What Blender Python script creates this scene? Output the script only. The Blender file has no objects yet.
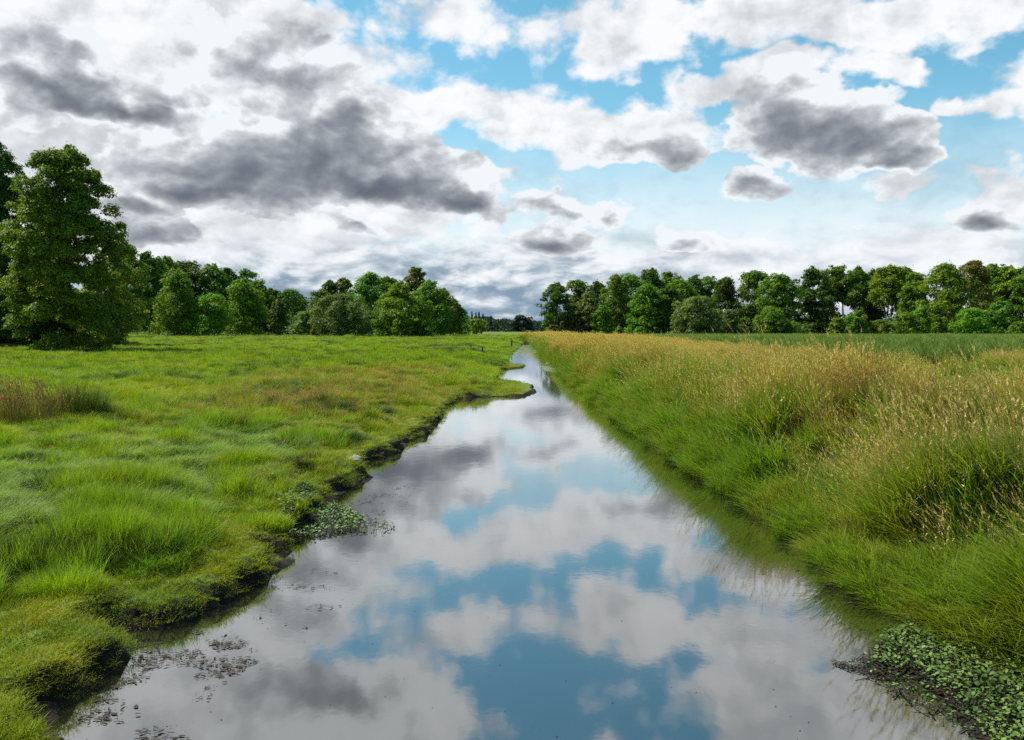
import bpy, math, random
import numpy as np
from mathutils import Vector, Matrix, Euler

R = math.radians
rng = np.random.default_rng(7)
random.seed(7)
SC = bpy.context.scene
COL = SC.collection

# ------------------------------------------------------------------ camera
F_PX, CX, CY, HORIZ, VPX, CAM_H = 900.0, 512.0, 370.0, 330.0, 523.0, 4.0
PITCH = math.atan((CY - HORIZ) / F_PX)
YAW = math.atan((VPX - CX) / F_PX)
cam_data = bpy.data.cameras.new('camera')
cam = bpy.data.objects.new('camera', cam_data)
COL.objects.link(cam)
cam.location = (0, 0, CAM_H)
cam.rotation_euler = Euler((math.pi / 2 - PITCH, 0, YAW), 'XYZ')
cam_data.sensor_width = 36.0
cam_data.lens = F_PX / 1024.0 * 36.0
cam_data.clip_start = 0.1
cam_data.clip_end = 20000
SC.camera = cam
RM = cam.rotation_euler.to_matrix()


def ray(px, py):
    return (RM @ Vector(((px - CX) / F_PX, (CY - py) / F_PX, -1.0))).normalized()


def at_z(px, py, z=0.0):
    """the point of the plane z = const that this bearing meets"""
    d = ray(px, py)
    t = (z - CAM_H) / d.z
    return (d.x * t, d.y * t)


def at_y(px, py, Y):
    d = ray(px, py)
    t = Y / d.y
    return (d.x * t, Y, CAM_H + d.z * t)


def ae(px, py):
    d = ray(px, py)
    return math.atan2(d.x, d.y), math.asin(d.z)


# ------------------------------------------------------------------ numpy noise
def _hash(ix, iy, seed):
    n = (ix.astype(np.int64) * 374761393 + iy.astype(np.int64) * 668265263 + seed * 1442695041) & 0xFFFFFFFF
    n = ((n ^ (n >> 13)) * 1274126177) & 0xFFFFFFFF
    n = n ^ (n >> 16)
    return (n & 0xFFFFFF) / float(0xFFFFFF)


def vnoise(x, y, seed=0):
    x = np.asarray(x, float); y = np.asarray(y, float)
    x0 = np.floor(x); y0 = np.floor(y)
    fx = x - x0; fy = y - y0
    fx = fx * fx * (3 - 2 * fx); fy = fy * fy * (3 - 2 * fy)
    a = _hash(x0, y0, seed); b = _hash(x0 + 1, y0, seed)
    c = _hash(x0, y0 + 1, seed); d = _hash(x0 + 1, y0 + 1, seed)
    return (a * (1 - fx) + b * fx) * (1 - fy) + (c * (1 - fx) + d * fx) * fy


def fbm(x, y, seed=0, oct=4):
    s = 0; a = 1; t = 0
    for i in range(oct):
        s = s + a * vnoise(x * 2 ** i, y * 2 ** i, seed + i * 17); t += a; a *= 0.5
    return s / t


def sstep(a, b, x):
    t = np.clip((x - a) / (b - a), 0, 1)
    return t * t * (3 - 2 * t)


# ------------------------------------------------------------------ shorelines (from the waterline, z = 0)
LPX = [(20, 790), (45, 752), (62, 730), (72, 712), (92, 692), (122, 672), (126, 662), (112, 650), (88, 640), (104, 630),
       (150, 627), (188, 621), (196, 611), (232, 603), (258, 590), (284, 578), (291, 563), (294, 545), (302, 532), (316, 520),
       (330, 507), (338, 498), (362, 489), (368, 480), (361, 468), (376, 459), (400, 453), (414, 440), (432, 430), (440, 416),
       (452, 404), (462, 397.6), (500, 397.2), (524, 396.4), (536, 391), (532, 386), (520, 383), (498, 381), (492, 378),
       (497, 372), (503, 370), (524, 367.2), (526, 365.8), (506, 364.5), (503, 360), (506, 356), (512, 350), (517, 346), (520, 343.5)]
RPX = [(1190, 790), (1130, 740), (1070, 700), (1010, 668), (950, 644), (905, 617), (872, 598), (850, 588), (826, 566), (800, 543),
       (768, 523), (740, 505), (712, 487), (690, 470), (664, 452), (640, 436), (618, 422), (600, 407), (584, 394), (570, 382),
       (560, 372), (552, 363), (544, 355), (538, 349), (534, 346), (531, 343.5)]
LP = np.array([at_z(*p) for p in LPX]); RP = np.array([at_z(*p) for p in RPX])
LP[:, 1] = np.maximum.accumulate(LP[:, 1] + np.arange(len(LP)) * 1e-3)
RP[:, 1] = np.maximum.accumulate(RP[:, 1] + np.arange(len(RP)) * 1e-3)
LP = np.vstack([[-5.6, -80.0], [-5.2, 4.0], LP, [LP[-1, 0] + 2.0, LP[-1, 1] + 3]])
RP = np.vstack([[6.0, -80.0], [5.6, 4.0], RP, [RP[-1, 0] - 2.0, RP[-1, 1] + 3]])
ENDY = min(LP[-1, 1], RP[-1, 1])


def seg_dist(P, x, y):
    out = np.full(x.shape, 1e9)
    for i in range(len(P) - 1):
        ax, ay = P[i]; bx, by = P[i + 1]
        dx, dy = bx - ax, by - ay
        t = np.clip(((x - ax) * dx + (y - ay) * dy) / (dx * dx + dy * dy + 1e-12), 0, 1)
        out = np.minimum(out, (x - ax - t * dx) ** 2 + (y - ay - t * dy) ** 2)
    return np.sqrt(out)


def shores(x, y):
    """signed distances (positive on land) to the left and right waterline"""
    x = np.asarray(x, float); y = np.asarray(y, float)
    dl = seg_dist(LP, x, y); dr = seg_dist(RP, x, y)
    xl = np.interp(y, LP[:, 1], LP[:, 0]); xr = np.interp(y, RP[:, 1], RP[:, 0])
    end = y > ENDY
    mid = 0.5 * (LP[-1, 0] + RP[-1, 0])
    sl = np.where((x < xl) | (end & (x < mid)), dl, -dl)
    sr = np.where((x > xr) | (end & (x >= mid)), dr, -dr)
    return sl, sr


def height(x, y, full=False):
    x = np.asarray(x, float); y = np.asarray(y, float)
    sl, sr = shores(x, y)
    near = np.clip(1.2 - y / 150.0, 0.25, 1)
    jag = ((fbm(x * 1.1, y * 1.1, 3, 3) - 0.5) * 0.75 + (fbm(x * 4.5, y * 4.5, 5, 2) - 0.5) * 0.22) * near
    dl = sl + jag * (np.abs(sl) < 3)
    platL = 0.62 + 0.98 * sstep(10, 300, y)
    bump = (fbm(x * 0.55, y * 0.55, 9, 3) - 0.5) * 0.42 + (sstep(0.35, 0.8, fbm(x * 1.5, y * 1.5, 11, 3)) - 0.3) * 0.26
    shelf = 0.42 * sstep(0.50, 0.76, fbm(x * 0.55, y * 0.55, 61, 3)) * (y < 46) + 0.14 * fbm(x * 5, y * 5, 63, 2) * (y < 40)
    mudh = sstep(0.0, 0.5, dl) * 0.05 + (sstep(0.4, 0.8, fbm(x * 3.6, y * 3.6, 65, 2)) * 0.07) * sstep(0.03, 0.25, dl)
    dl0 = dl
    dl = np.where(dl > 0, np.maximum(dl - shelf, 0.0001), dl)
    lip = 0.20 + 0.16 * fbm(x * 0.8, y * 0.8, 21, 2)
    hl = np.where(dl0 > 0, mudh, 0) + sstep(0.0, 0.24, dl) * lip + sstep(0.2, 7.0, dl) * (platL - 0.3) + bump * sstep(0.05, 1.6, dl)
    spit = np.clip((dl - 0.0) / 1.0, 0, 1)
    jr = ((fbm(x * 0.7, y * 0.7, 33, 3) - 0.5) * 0.5) * near
    dr = sr + jr * (np.abs(sr) < 3)
    hr = sstep(0.0, 0.5, dr) * 0.18 + sstep(0.05, 3.9, dr) * 1.32 + ((fbm(x * 0.6, y * 0.6, 41, 3) - 0.5) * 0.5 + (sstep(0.36, 0.68, fbm(x * 0.85 + 3, y * 0.6, 43, 2)) - 0.5) * 0.62) * sstep(0.3, 1.8, dr)
    tongue = sstep(-2.6, -1.6, x) * sstep(48, 52, y) * (1 - sstep(104, 110, y)) * (x < 3)
    hl = hl * (1 - tongue) + np.minimum(hl, 0.16) * tongue
    far = sstep(140, 500, np.hypot(x, y))
    hl = hl * (1 - far) + 1.6 * far * (dl > 0) + hl * far * (dl <= 0)
    hr = hr * (1 - far) + 1.6 * far * (dr > 0) + hr * far * (dr <= 0)
    bed = -0.06 - np.clip(-np.maximum(dl, dr) * 0.5, 0, 0.8)
    h = np.where(dl > 0, np.maximum(hl, -0.02), np.where(dr > 0, hr, bed))
    h = np.where((dl > 0) & (dr > 0), 1.6, h)
    if full:
        return h, dl, dr
    return h


def hz(x, y):
    return float(height(np.array([x]), np.array([y]))[0])


# ------------------------------------------------------------------ scene helpers
def tag(o, label=None, cat=None, group=None, kind=None):
    if label: o['label'] = label
    if cat: o['category'] = cat
    if group: o['group'] = group
    if kind: o['kind'] = kind
    return o


def mesh_np(name, V, faces_flat, loop_tot, mat, parent=None, smooth=False, attrs=None, link=True, loc=None):
    """V (n,3); faces_flat concatenated vertex indices; loop_tot sizes"""
    me = bpy.data.meshes.new(name)
    V = np.asarray(V, np.float32)
    faces_flat = np.asarray(faces_flat, np.int32); loop_tot = np.asarray(loop_tot, np.int32)
    me.vertices.add(len(V)); me.vertices.foreach_set('co', V.ravel())
    me.loops.add(len(faces_flat)); me.loops.foreach_set('vertex_index', faces_flat)
    me.polygons.add(len(loop_tot))
    st = np.concatenate([[0], np.cumsum(loop_tot)[:-1]]).astype(np.int32)
    me.polygons.foreach_set('loop_start', st)
    me.polygons.foreach_set('loop_total', loop_tot)
    if smooth:
        me.polygons.foreach_set('use_smooth', np.ones(len(loop_tot), bool))
    me.update(calc_edges=True)
    for k, v in (attrs or {}).items():
        v = np.asarray(v)
        if v.ndim == 1:
            a = me.attributes.new(k, 'FLOAT', 'POINT'); a.data.foreach_set('value', v.astype(np.float32))
        else:
            a = me.attributes.new(k, 'FLOAT_VECTOR', 'POINT'); a.data.foreach_set('vector', v.astype(np.float32).ravel())
    if mat is not None:
        for m in (mat if isinstance(mat, (list, tuple)) else [mat]):
            me.materials.append(m)
    o = bpy.data.objects.new(name, me)
    if link: COL.objects.link(o)
    if parent: o.parent = parent
    if loc is not None: o.location = loc
    return o


def empty(name, loc, rz=0):
    o = bpy.data.objects.new(name, None)
    o.empty_display_size = 0.5
    o.location = loc; o.rotation_euler = (0, 0, rz)
    COL.objects.link(o)
    return o


class NT:
    """tiny node tree writer"""
    def __init__(self, nt):
        self.nt = nt; self.n = nt.nodes; self.l = nt.links

    def put(self, sock, v):
        if v is None: return
        if hasattr(v, 'is_output'):
            self.l.new(v, sock)
        else:
            sock.default_value = v

    def node(self, typ, **kw):
        nd = self.n.new(typ)
        for k, v in kw.items(): setattr(nd, k, v)
        return nd

    def m(self, op, a, b=None, c=None, clamp=False):
        nd = self.n.new('ShaderNodeMath'); nd.operation = op; nd.use_clamp = clamp
        for i, v in enumerate((a, b, c)): self.put(nd.inputs[i], v)
        return nd.outputs[0]

    def vm(self, op, a, b=None, scale=None):
        nd = self.n.new('ShaderNodeVectorMath'); nd.operation = op
        self.put(nd.inputs[0], a)
        if b is not None: self.put(nd.inputs[1], b)
        if scale is not None: self.put(nd.inputs['Scale'], scale)
        return nd.outputs['Value'] if op in ('DOT_PRODUCT', 'LENGTH', 'DISTANCE') else nd.outputs[0]

    def noise(self, vec, scale, detail=4, rough=0.55, dist=0.0, lac=2.0, col=False, dim='3D'):
        nd = self.n.new('ShaderNodeTexNoise'); nd.noise_dimensions = dim
        self.put(nd.inputs['Vector'], vec)
        nd.inputs['Scale'].default_value = scale; nd.inputs['Detail'].default_value = detail
        nd.inputs['Roughness'].default_value = rough; nd.inputs['Distortion'].default_value = dist
        nd.inputs['Lacunarity'].default_value = lac
        return nd.outputs['Color'] if col else nd.outputs['Fac']

    def step(self, v, a, b, lo=0.0, hi=1.0, smooth=True):
        nd = self.n.new('ShaderNodeMapRange'); nd.interpolation_type = 'SMOOTHSTEP' if smooth else 'LINEAR'
        self.put(nd.inputs['Value'], v)
        for k, x in zip(('From Min', 'From Max', 'To Min', 'To Max'), (a, b, lo, hi)): self.put(nd.inputs[k], x)
        return nd.outputs[0]

    def mix(self, f, a, b, blend='MIX'):
        nd = self.n.new('ShaderNodeMix'); nd.data_type = 'RGBA'; nd.blend_type = blend
        self.put(nd.inputs[0], f)
        for s, v in ((nd.inputs[6], a), (nd.inputs[7], b)):
            if isinstance(v, tuple) and len(v) == 3: v = (*v, 1)
            self.put(s, v)
        return nd.outputs[2]

    def attr(self, name):
        nd = self.n.new('ShaderNodeAttribute'); nd.attribute_name = name
        return nd


def new_mat(name):
    m = bpy.data.materials.new(name); m.use_nodes = True
    nt = m.node_tree; nt.nodes.clear()
    return m, NT(nt)


def finish(w, shader, disp=None):
    out = w.node('ShaderNodeOutputMaterial')
    w.l.new(shader, out.inputs['Surface'])


# ------------------------------------------------------------------ materials
def leaf_material(name, c1, c2, c3=None, trans=0.35, tip=None, pos_scale=0.15, spec=0.12, rough=0.55, fine=1.5, tipstart=0.45, tr_gain=1.15):
    """thin leaf: colour varies from plant to plant and place to place; light passes through it"""
    m, w = new_mat(name)
    geo = w.node('ShaderNodeNewGeometry')
    oi = w.node('ShaderNodeObjectInfo')
    pos = geo.outputs['Position']
    n1 = w.noise(pos, pos_scale, 3, 0.6)
    n2 = w.noise(pos, fine, 2, 0.6)
    f = w.m('ADD', w.m('MULTIPLY', n1, 0.65), w.m('MULTIPLY', n2, 0.35))
    f = w.step(f, 0.36, 0.64)
    c = w.mix(f, c1, c2)
    if c3 is not None:
        g = w.noise(pos, pos_scale * 2.7, 2, 0.5)
        c = w.mix(w.step(g, 0.47, 0.64), c, c3)
    hs = w.node('ShaderNodeHueSaturation')
    rnd = geo.outputs['Random Per Island']
    w.put(hs.inputs['Hue'], w.m('MULTIPLY_ADD', oi.outputs['Random'], 0.03, 0.485))
    w.put(hs.inputs['Saturation'], 1.0)
    w.put(hs.inputs['Value'], w.m('MULTIPLY', w.m('MULTIPLY_ADD', rnd, 0.55, 0.72), w.m('MULTIPLY_ADD', oi.outputs['Random'], 0.4, 0.8)))
    w.put(hs.inputs['Color'], c)
    c = hs.outputs[0]
    if tip is not None:
        t = w.attr('t').outputs['Fac']
        c = w.mix(w.m('MULTIPLY', w.step(t, tipstart, 1.0), 0.85), c, tip)
    p = w.node('ShaderNodeBsdfPrincipled')
    w.put(p.inputs['Base Color'], c); p.inputs['Roughness'].default_value = rough
    p.inputs['Specular IOR Level'].default_value = spec
    tr = w.node('ShaderNodeBsdfTranslucent')
    gain = w.mix(1.0, c, (tr_gain, tr_gain * 1.05, tr_gain * 0.45), 'MULTIPLY')
    w.put(tr.inputs['Color'], gain)
    mx = w.node('ShaderNodeMixShader'); mx.inputs[0].default_value = trans
    w.l.new(p.outputs[0], mx.inputs[1]); w.l.new(tr.outputs[0], mx.inputs[2])
    finish(w, mx.outputs[0])
    return m


def plain_material(name, c1, c2, scale=8.0, rough=0.8, bump=0.3, spec=0.3):
    m, w = new_mat(name)
    tc = w.node('ShaderNodeTexCoord')
    n = w.noise(tc.outputs['Object'], scale, 6, 0.65)
    c = w.mix(w.step(n, 0.3, 0.7), c1, c2)
    p = w.node('ShaderNodeBsdfPrincipled')
    w.put(p.inputs['Base Color'], c); p.inputs['Roughness'].default_value = rough
    p.inputs['Specular IOR Level'].default_value = spec
    b = w.node('ShaderNodeBump'); b.inputs['Strength'].default_value = bump; b.inputs['Distance'].default_value = 0.02
    w.put(b.inputs['Height'], n); w.l.new(b.outputs[0], p.inputs['Normal'])
    finish(w, p.outputs[0])
    return m


BARK = plain_material('bark', (0.055, 0.042, 0.03), (0.13, 0.105, 0.08), 3.0, 0.9, 0.8)
WOOD = plain_material('weathered_wood', (0.03, 0.024, 0.018), (0.10, 0.085, 0.065), 9.0, 0.9, 0.6)
ROCK = plain_material('stone', (0.20, 0.18, 0.15), (0.42, 0.39, 0.35), 7.0, 0.85, 0.6)
DEBRIS = plain_material('brown_weed', (0.010, 0.007, 0.005), (0.034, 0.022, 0.015), 5.0, 0.75, 0.3)

# ------------------------------------------------------------------ world: sky with clouds
SUN_AZ, SUN_EL = -68.0, 54.0     # bearing from +Y, negative = left
EXPO = 0.68


def build_world():
    wd = bpy.data.worlds.new('World'); SC.world = wd; wd.use_nodes = True
    wd.node_tree.nodes.clear()
    w = NT(wd.node_tree)
    out = w.node('ShaderNodeOutputWorld')
    sky = w.node('ShaderNodeTexSky'); sky.sky_type = 'NISHITA'; sky.sun_disc = False
    sky.sun_elevation = R(SUN_EL); sky.sun_rotation = R(SUN_AZ)
    sky.air_density = 1.0; sky.dust_density = 0.6; sky.ozone_density = 2.2; sky.altitude = 50
    bg_sky = w.node('ShaderNodeBackground'); bg_sky.inputs[1].default_value = 0.095
    hs = w.node('ShaderNodeHueSaturation'); hs.inputs['Hue'].default_value = 0.468; hs.inputs['Saturation'].default_value = 1.22
    w.l.new(sky.outputs[0], hs.inputs['Color'])
    w.l.new(hs.outputs[0], bg_sky.inputs[0])

    tc = w.node('ShaderNodeTexCoord')
    sep = w.node('ShaderNodeSeparateXYZ'); w.l.new(tc.outputs['Generated'], sep.inputs[0])
    X, Y, Z = sep.outputs
    az = w.m('ARCTAN2', X, Y)
    el = w.m('ARCSINE', Z)
    cb = w.node('ShaderNodeCombineXYZ'); w.put(cb.inputs[0], az); w.put(cb.inputs[1], el)
    P = cb.outputs[0]
    # noise coordinates: flatter towards the horizon, as clouds seen edge-on are
    stretch = w.node('ShaderNodeCombineXYZ')
    w.put(stretch.inputs[0], az)
    w.put(stretch.inputs[1], w.m('MULTIPLY', w.m('POWER', w.m('MAXIMUM', el, 0.0), 0.80), 1.35))
    Q = stretch.outputs[0]

    wa = w.noise(Q, 6.5, 3, 0.55, col=True)
    warp = w.vm('SCALE', w.vm('SUBTRACT', wa, (0.5, 0.5, 0.5)), scale=0.085)
    wb = w.noise(Q, 24.0, 3, 0.6, col=True)
    warp2 = w.vm('SCALE', w.vm('SUBTRACT', wb, (0.5, 0.5, 0.5)), scale=0.028)
    PW = w.vm('ADD', P, w.vm('ADD', warp, warp2))

    n_big = w.noise(Q, 9.0, 8, 0.6, dist=0.15)
    r0 = w.noise(Q, 13.0, 6, 0.58, dist=0.2)
    r1 = w.noise(w.vm('ADD', Q, (-0.012, 0.020, 0.0)), 13.0, 6, 0.58, dist=0.2)
    relief = w.m('SUBTRACT', r0, r1)            # > 0 on the side that faces the sun
    n_fine = w.noise(Q, 34.0, 6, 0.62)

    def puffs(vec, scale, detail=2.0):
        nd = w.node('ShaderNodeTexVoronoi'); nd.feature = 'F1'; nd.normalize = True
        nd.inputs['Scale'].default_value = scale; nd.inputs['Detail'].default_value = detail; nd.inputs['Roughness'].default_value = 0.5
        w.put(nd.inputs['Vector'], vec)
        d_ = nd.outputs['Distance']
        return w.m('SUBTRACT', 1.0, w.m('MULTIPLY', d_, w.m('MULTIPLY', d_, 2.2)))
    QW = w.vm('ADD', Q, w.vm('ADD', w.vm('SCALE', warp, scale=0.5), w.vm('SCALE', warp2, scale=0.9)))
    p0 = puffs(QW, 17.0)
    p1 = puffs(w.vm('ADD', QW, (-0.007, 0.013, 0.0)), 17.0)
    prel = w.m('SUBTRACT', p0, p1)              # sunny side of each puff > 0

    def blob_sum(blobs, k=1.0, base=False):
        tot = None; low = None
        for (px, py, rx, ry, rot, wt) in blobs:
            a, e = ae(px, py)
            mp = w.node('ShaderNodeMapping'); mp.vector_type = 'TEXTURE'
            mp.inputs['Location'].default_value = (a, e, 0)
            mp.inputs['Rotation'].default_value = (0, 0, R(-rot))
            mp.inputs['Scale'].default_value = (k * rx / F_PX, k * ry / F_PX, 1)
            w.l.new(PW, mp.inputs['Vector'])
            flat = w.vm('MULTIPLY', mp.outputs[0], (1, 1, 0))
            ln = w.vm('LENGTH', flat)
            f = w.m('MULTIPLY', w.m('SUBTRACT', 1.0, ln), wt)
            f = w.m('MAXIMUM', f, -0.6)
            tot = f if tot is None else w.m('SMOOTH_MAX', tot, f, 0.12)
            if base:
                s2 = w.node('ShaderNodeSeparateXYZ'); w.l.new(mp.outputs[0], s2.inputs[0])
                b = w.m('MULTIPLY', s2.outputs[1], w.m('MAXIMUM', f, 0.0))
                low = b if low is None else w.m('ADD', low, b)
        return (tot, low) if base else tot

    # pale sheet of cloud
    W_BLOBS = [(120, 40, 330, 110, 0, 1.0), (90, 130, 260, 90, 0, 1.0), (260, 215, 330, 70, 0, .9), (420, 105, 150, 45, 0, .75),
               (470, 22, 70, 22, 0, .55), (610, 128, 170, 36, 0, .95), (500, 85, 80, 22, 0, .4), (755, 72, 95, 20, -3, .9), (700, 10, 180, 28, -6, .9),
               (930, 8, 190, 32, 2, .9), (880, 66, 50, 18, 25, .6), (640, 40, 110, 26, -10, .8), (1000, 205, 50, 26, 0, .8), (1000, 110, 50, 22, 0, .7),
               (950, 112, 20, 11, 0, .7), (700, 262, 420, 30, 0, .75), (250, 262, 330, 34, 0, .7), (980, 180, 40, 14, 0, .6), (905, 188, 40, 16, 0, .5),
               (340, -70, 170, 60, 0, .9), (880, -80, 230, 60, 0, .85), (90, -100, 250, 90, 0, 1.), (1150, 60, 120, 80, 0, .7), (1250, 200, 180, 60, 0, .7), (-150, 150, 250, 200, 0, .9),
               (800, 108, 80, 34, 10, .8), (570, 240, 60, 16, 0, .7), (610, -150, 160, 40, 0, .7)]
    dw = blob_sum(W_BLOBS)
    dw = w.m('ADD', dw, w.m('MULTIPLY', w.m('SUBTRACT', n_big, 0.5), 1.5))
    dw = w.m('ADD', dw, w.m('MULTIPLY', w.m('SUBTRACT', n_fine, 0.5), 0.25))
    dw = w.m('ADD', dw, w.m('MULTIPLY', w.m('SUBTRACT', p0, 0.62), 0.75))
    aw = w.step(dw, 0.12, 0.46)
    # thin veil high up, whiter toward the horizon
    veil = w.m('MULTIPLY', w.step(el, 0.25, 0.08), w.m('MULTIPLY_ADD', n_big, 0.75, 0.34))
    veil = w.m('MULTIPLY', veil, 0.95, clamp=True)
    aw = w.m('MAXIMUM', aw, veil)
    # shade inside the sheet: soft grey-lilac folds
    fold = w.m('ADD', w.m('MULTIPLY', relief, 1.5), w.m('MULTIPLY', w.m('SUBTRACT', 0.5, w.noise(Q, 5.0, 5, 0.45)), 1.5))
    fold = w.m('ADD', fold, w.m('MULTIPLY', w.step(dw, 0.1, 1.1), -0.16))
    fold = w.m('ADD', fold, w.m('MULTIPLY', prel, 0.42))
    lit = w.step(w.m('ADD', fold, 0.52), 0.0, 0.66)
    WHITE = (0.60, 0.612, 0.625); GREY = (0.375, 0.395, 0.42)
    cw = w.mix(lit, GREY, WHITE)

    # dark cumulus in front of it
    D_BLOBS = [(255, 166, 112, 40, -2, 1.0), (335, 142, 88, 42, 14, 1.0), (400, 178, 80, 24, 9, 1.0), (455, 196, 48, 13, 9, .9), (195, 186, 42, 15, 0, .9),
               (250, 122, 40, 16, 0, .55), (350, 112, 32, 14, 20, .7),
               (110, 98, 90, 12, 4, .9), (70, 70, 32, 26, 0, .75), (20, 78, 26, 20, 0, .55), (165, 92, 26, 20, 0, .5),
               (785, 112, 46, 32, 4, 1.0), (840, 130, 64, 28, 14, 1.0), (893, 154, 34, 13, 12, .95), (755, 178, 28, 10, 0, .55),
               (560, 240, 42, 11, 2, .6), (608, 204, 15, 10, 10, .55), (975, 224, 30, 13, 6, .7), (560, 208, 34, 9, 10, .4),
               (155, 238, 42, 13, 0, .65), (150, 214, 36, 9, 0, .55), (265, 48, 70, 22, 8, .34), (310, 62, 34, 18, 0, .36), (345, 232, 40, 8, 30, .4),
               (650, 145, 60, 10, 0, .35), (330, -60, 80, 30, 0, .5), (670, 245, 24, 8, 20, .4)]
    dd, low = blob_sum(D_BLOBS, 1.25, base=True)
    dd = w.m('ADD', dd, w.m('MULTIPLY', w.m('SUBTRACT', n_big, 0.5), 0.85))
    dd = w.m('ADD', dd, w.m('MULTIPLY', w.m('SUBTRACT', n_fine, 0.5), 0.30))
    dd = w.m('ADD', dd, w.m('MULTIPLY', w.m('SUBTRACT', p0, 0.62), 0.62))
    dd = w.m('ADD', dd, w.m('MULTIPLY', w.m('SUBTRACT', puffs(QW, 46.0), 0.62), 0.26))
    ad = w.step(dd, 0.05, 0.17)
    thick = w.step(dd, 0.04, 0.95)
    tone = w.m('ADD', w.m('MULTIPLY', thick, 1.0), w.m('MULTIPLY', low, -1.5))
    tone = w.m('SUBTRACT', tone, w.m('MULTIPLY', relief, 1.6))
    tone = w.m('SUBTRACT', tone, w.m('MULTIPLY', prel, 1.5))
    tone = w.m('ADD', tone, w.m('MULTIPLY', w.m('SUBTRACT', w.noise(Q, 7.0, 4, 0.5), 0.5), 1.7))
    tone = w.m('SUBTRACT', 1.0, w.m('EXPONENT', w.m('MULTIPLY', w.m('MAXIMUM', tone, 0.0), -1.45)))
    cd = w.mix(tone, (0.555, 0.580, 0.600), (0.042, 0.057, 0.082))

    # banks of distant cloud low over the horizon: slate bases, white tops
    cs = w.node('ShaderNodeCombineXYZ'); w.put(cs.inputs[0], w.m('MULTIPLY', az, 4.6)); w.put(cs.inputs[1], w.m('MULTIPLY', w.m('POWER', w.m('MAXIMUM', el, 0.0), 0.72), 8.0))
    CQ = w.vm('ADD', cs.outputs[0], w.vm('SCALE', warp, scale=3.0))

    def bank(vec):
        return w.m('ADD', w.m('MULTIPLY', w.noise(vec, 2.0, 7, 0.58, dist=0.2), 0.8), w.m('MULTIPLY', puffs(vec, 3.4), 0.20))
    st = bank(CQ)
    st_up = bank(w.vm('ADD', CQ, (-0.04, 0.11, 0)))
    rel2 = w.m('SUBTRACT', st, st_up)
    slate = w.step(w.m('ADD', w.m('SUBTRACT', st, w.m('MULTIPLY', rel2, 1.6)), w.m('MULTIPLY', w.step(el, 0.10, 0.0), 0.16)), 0.47, 0.74)
    azw = w.step(w.m('ABSOLUTE', w.m('SUBTRACT', az, -0.09)), 0.12, 0.42, 1.0, 0.55)
    ch = w.mix(w.m('MULTIPLY', slate, azw), (0.58, 0.60, 0.62), (0.15, 0.215, 0.285))
    ah = w.m('MULTIPLY', w.step(el, 0.125, 0.055), w.step(w.m('ADD', st, w.step(el, 0.12, 0.0, 0, 0.3)), 0.38, 0.56))

    def bg(c):
        b = w.node('ShaderNodeBackground'); w.put(b.inputs[0], c); b.inputs[1].default_value = 1.0
        return b.outputs[0]

    def mixs(f, a, b):
        n = w.node('ShaderNodeMixShader'); w.put(n.inputs[0], f); w.l.new(a, n.inputs[1]); w.l.new(b, n.inputs[2])
        return n.outputs[0]

    s = mixs(aw, bg_sky.outputs[0], bg(cw))
    s = mixs(ah, s, bg(ch))
    s = mixs(ad, s, bg(cd))
    w.l.new(s, out.inputs['Surface'])
    wd.cycles.sampling_method = 'MANUAL'; wd.cycles.sample_map_resolution = 512


build_world()

sun_d = bpy.data.lights.new('sun', 'SUN'); sun_d.energy = 5.0; sun_d.angle = R(0.53); sun_d.color = (1.0, 0.93, 0.78)
sun = bpy.data.objects.new('sun', sun_d); COL.objects.link(sun)
sd = Vector((math.sin(R(SUN_AZ)) * math.cos(R(SUN_EL)), math.cos(R(SUN_AZ)) * math.cos(R(SUN_EL)), math.sin(R(SUN_EL))))
sun.rotation_euler = sd.to_track_quat('Z', 'Y').to_euler()
sun.location = (-20, 40, 80)

# ------------------------------------------------------------------ ground sheet
def grow(a, b, s0, k):
    v = [a]; s = s0
    while v[-1] < b:
        v.append(v[-1] + s); s *= k
    return np.array(v)


def meadow_zone(x, y):
    """where on the left meadow the sward is dry (0..1), pale, reddish; from broad ellipses broken by noise"""
    n = fbm(x * 0.16, y * 0.10, 71, 3)
    n2 = fbm(x * 0.5, y * 0.35, 72, 3)

    def ell(px, py, rx_px, ylo, yhi):
        cx, cy = at_z(px, py, 0.7)
        y0 = at_z(px, yhi, 0.7)[1]; y1 = at_z(px, ylo, 0.7)[1]
        rx = rx_px * cy / F_PX
        yy = np.where(y > cy, (y - cy) / max(y1 - cy, .1), (cy - y) / max(cy - y0, .1))
        return 1 - np.sqrt(((x - cx) / rx) ** 2 + yy ** 2)
    dry = np.clip(0.5 + ell(340, 393, 130, 372, 425) + (n - 0.5) * 2.0, 0, 1)
    red = np.clip(ell(300, 402, 48, 390, 418) * 1.6 + (n2 - 0.5) * 2.2, 0, 1)
    pale = np.clip(0.35 + ell(70, 480, 150, 425, 545) * 1.3 + (n2 - 0.5) * 1.8, 0, 1)
    palefar = np.clip(0.3 + ell(40, 360, 110, 350, 378) * 1.2 + (n - 0.5), 0, 1)
    return dry, red, pale, palefar


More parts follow.
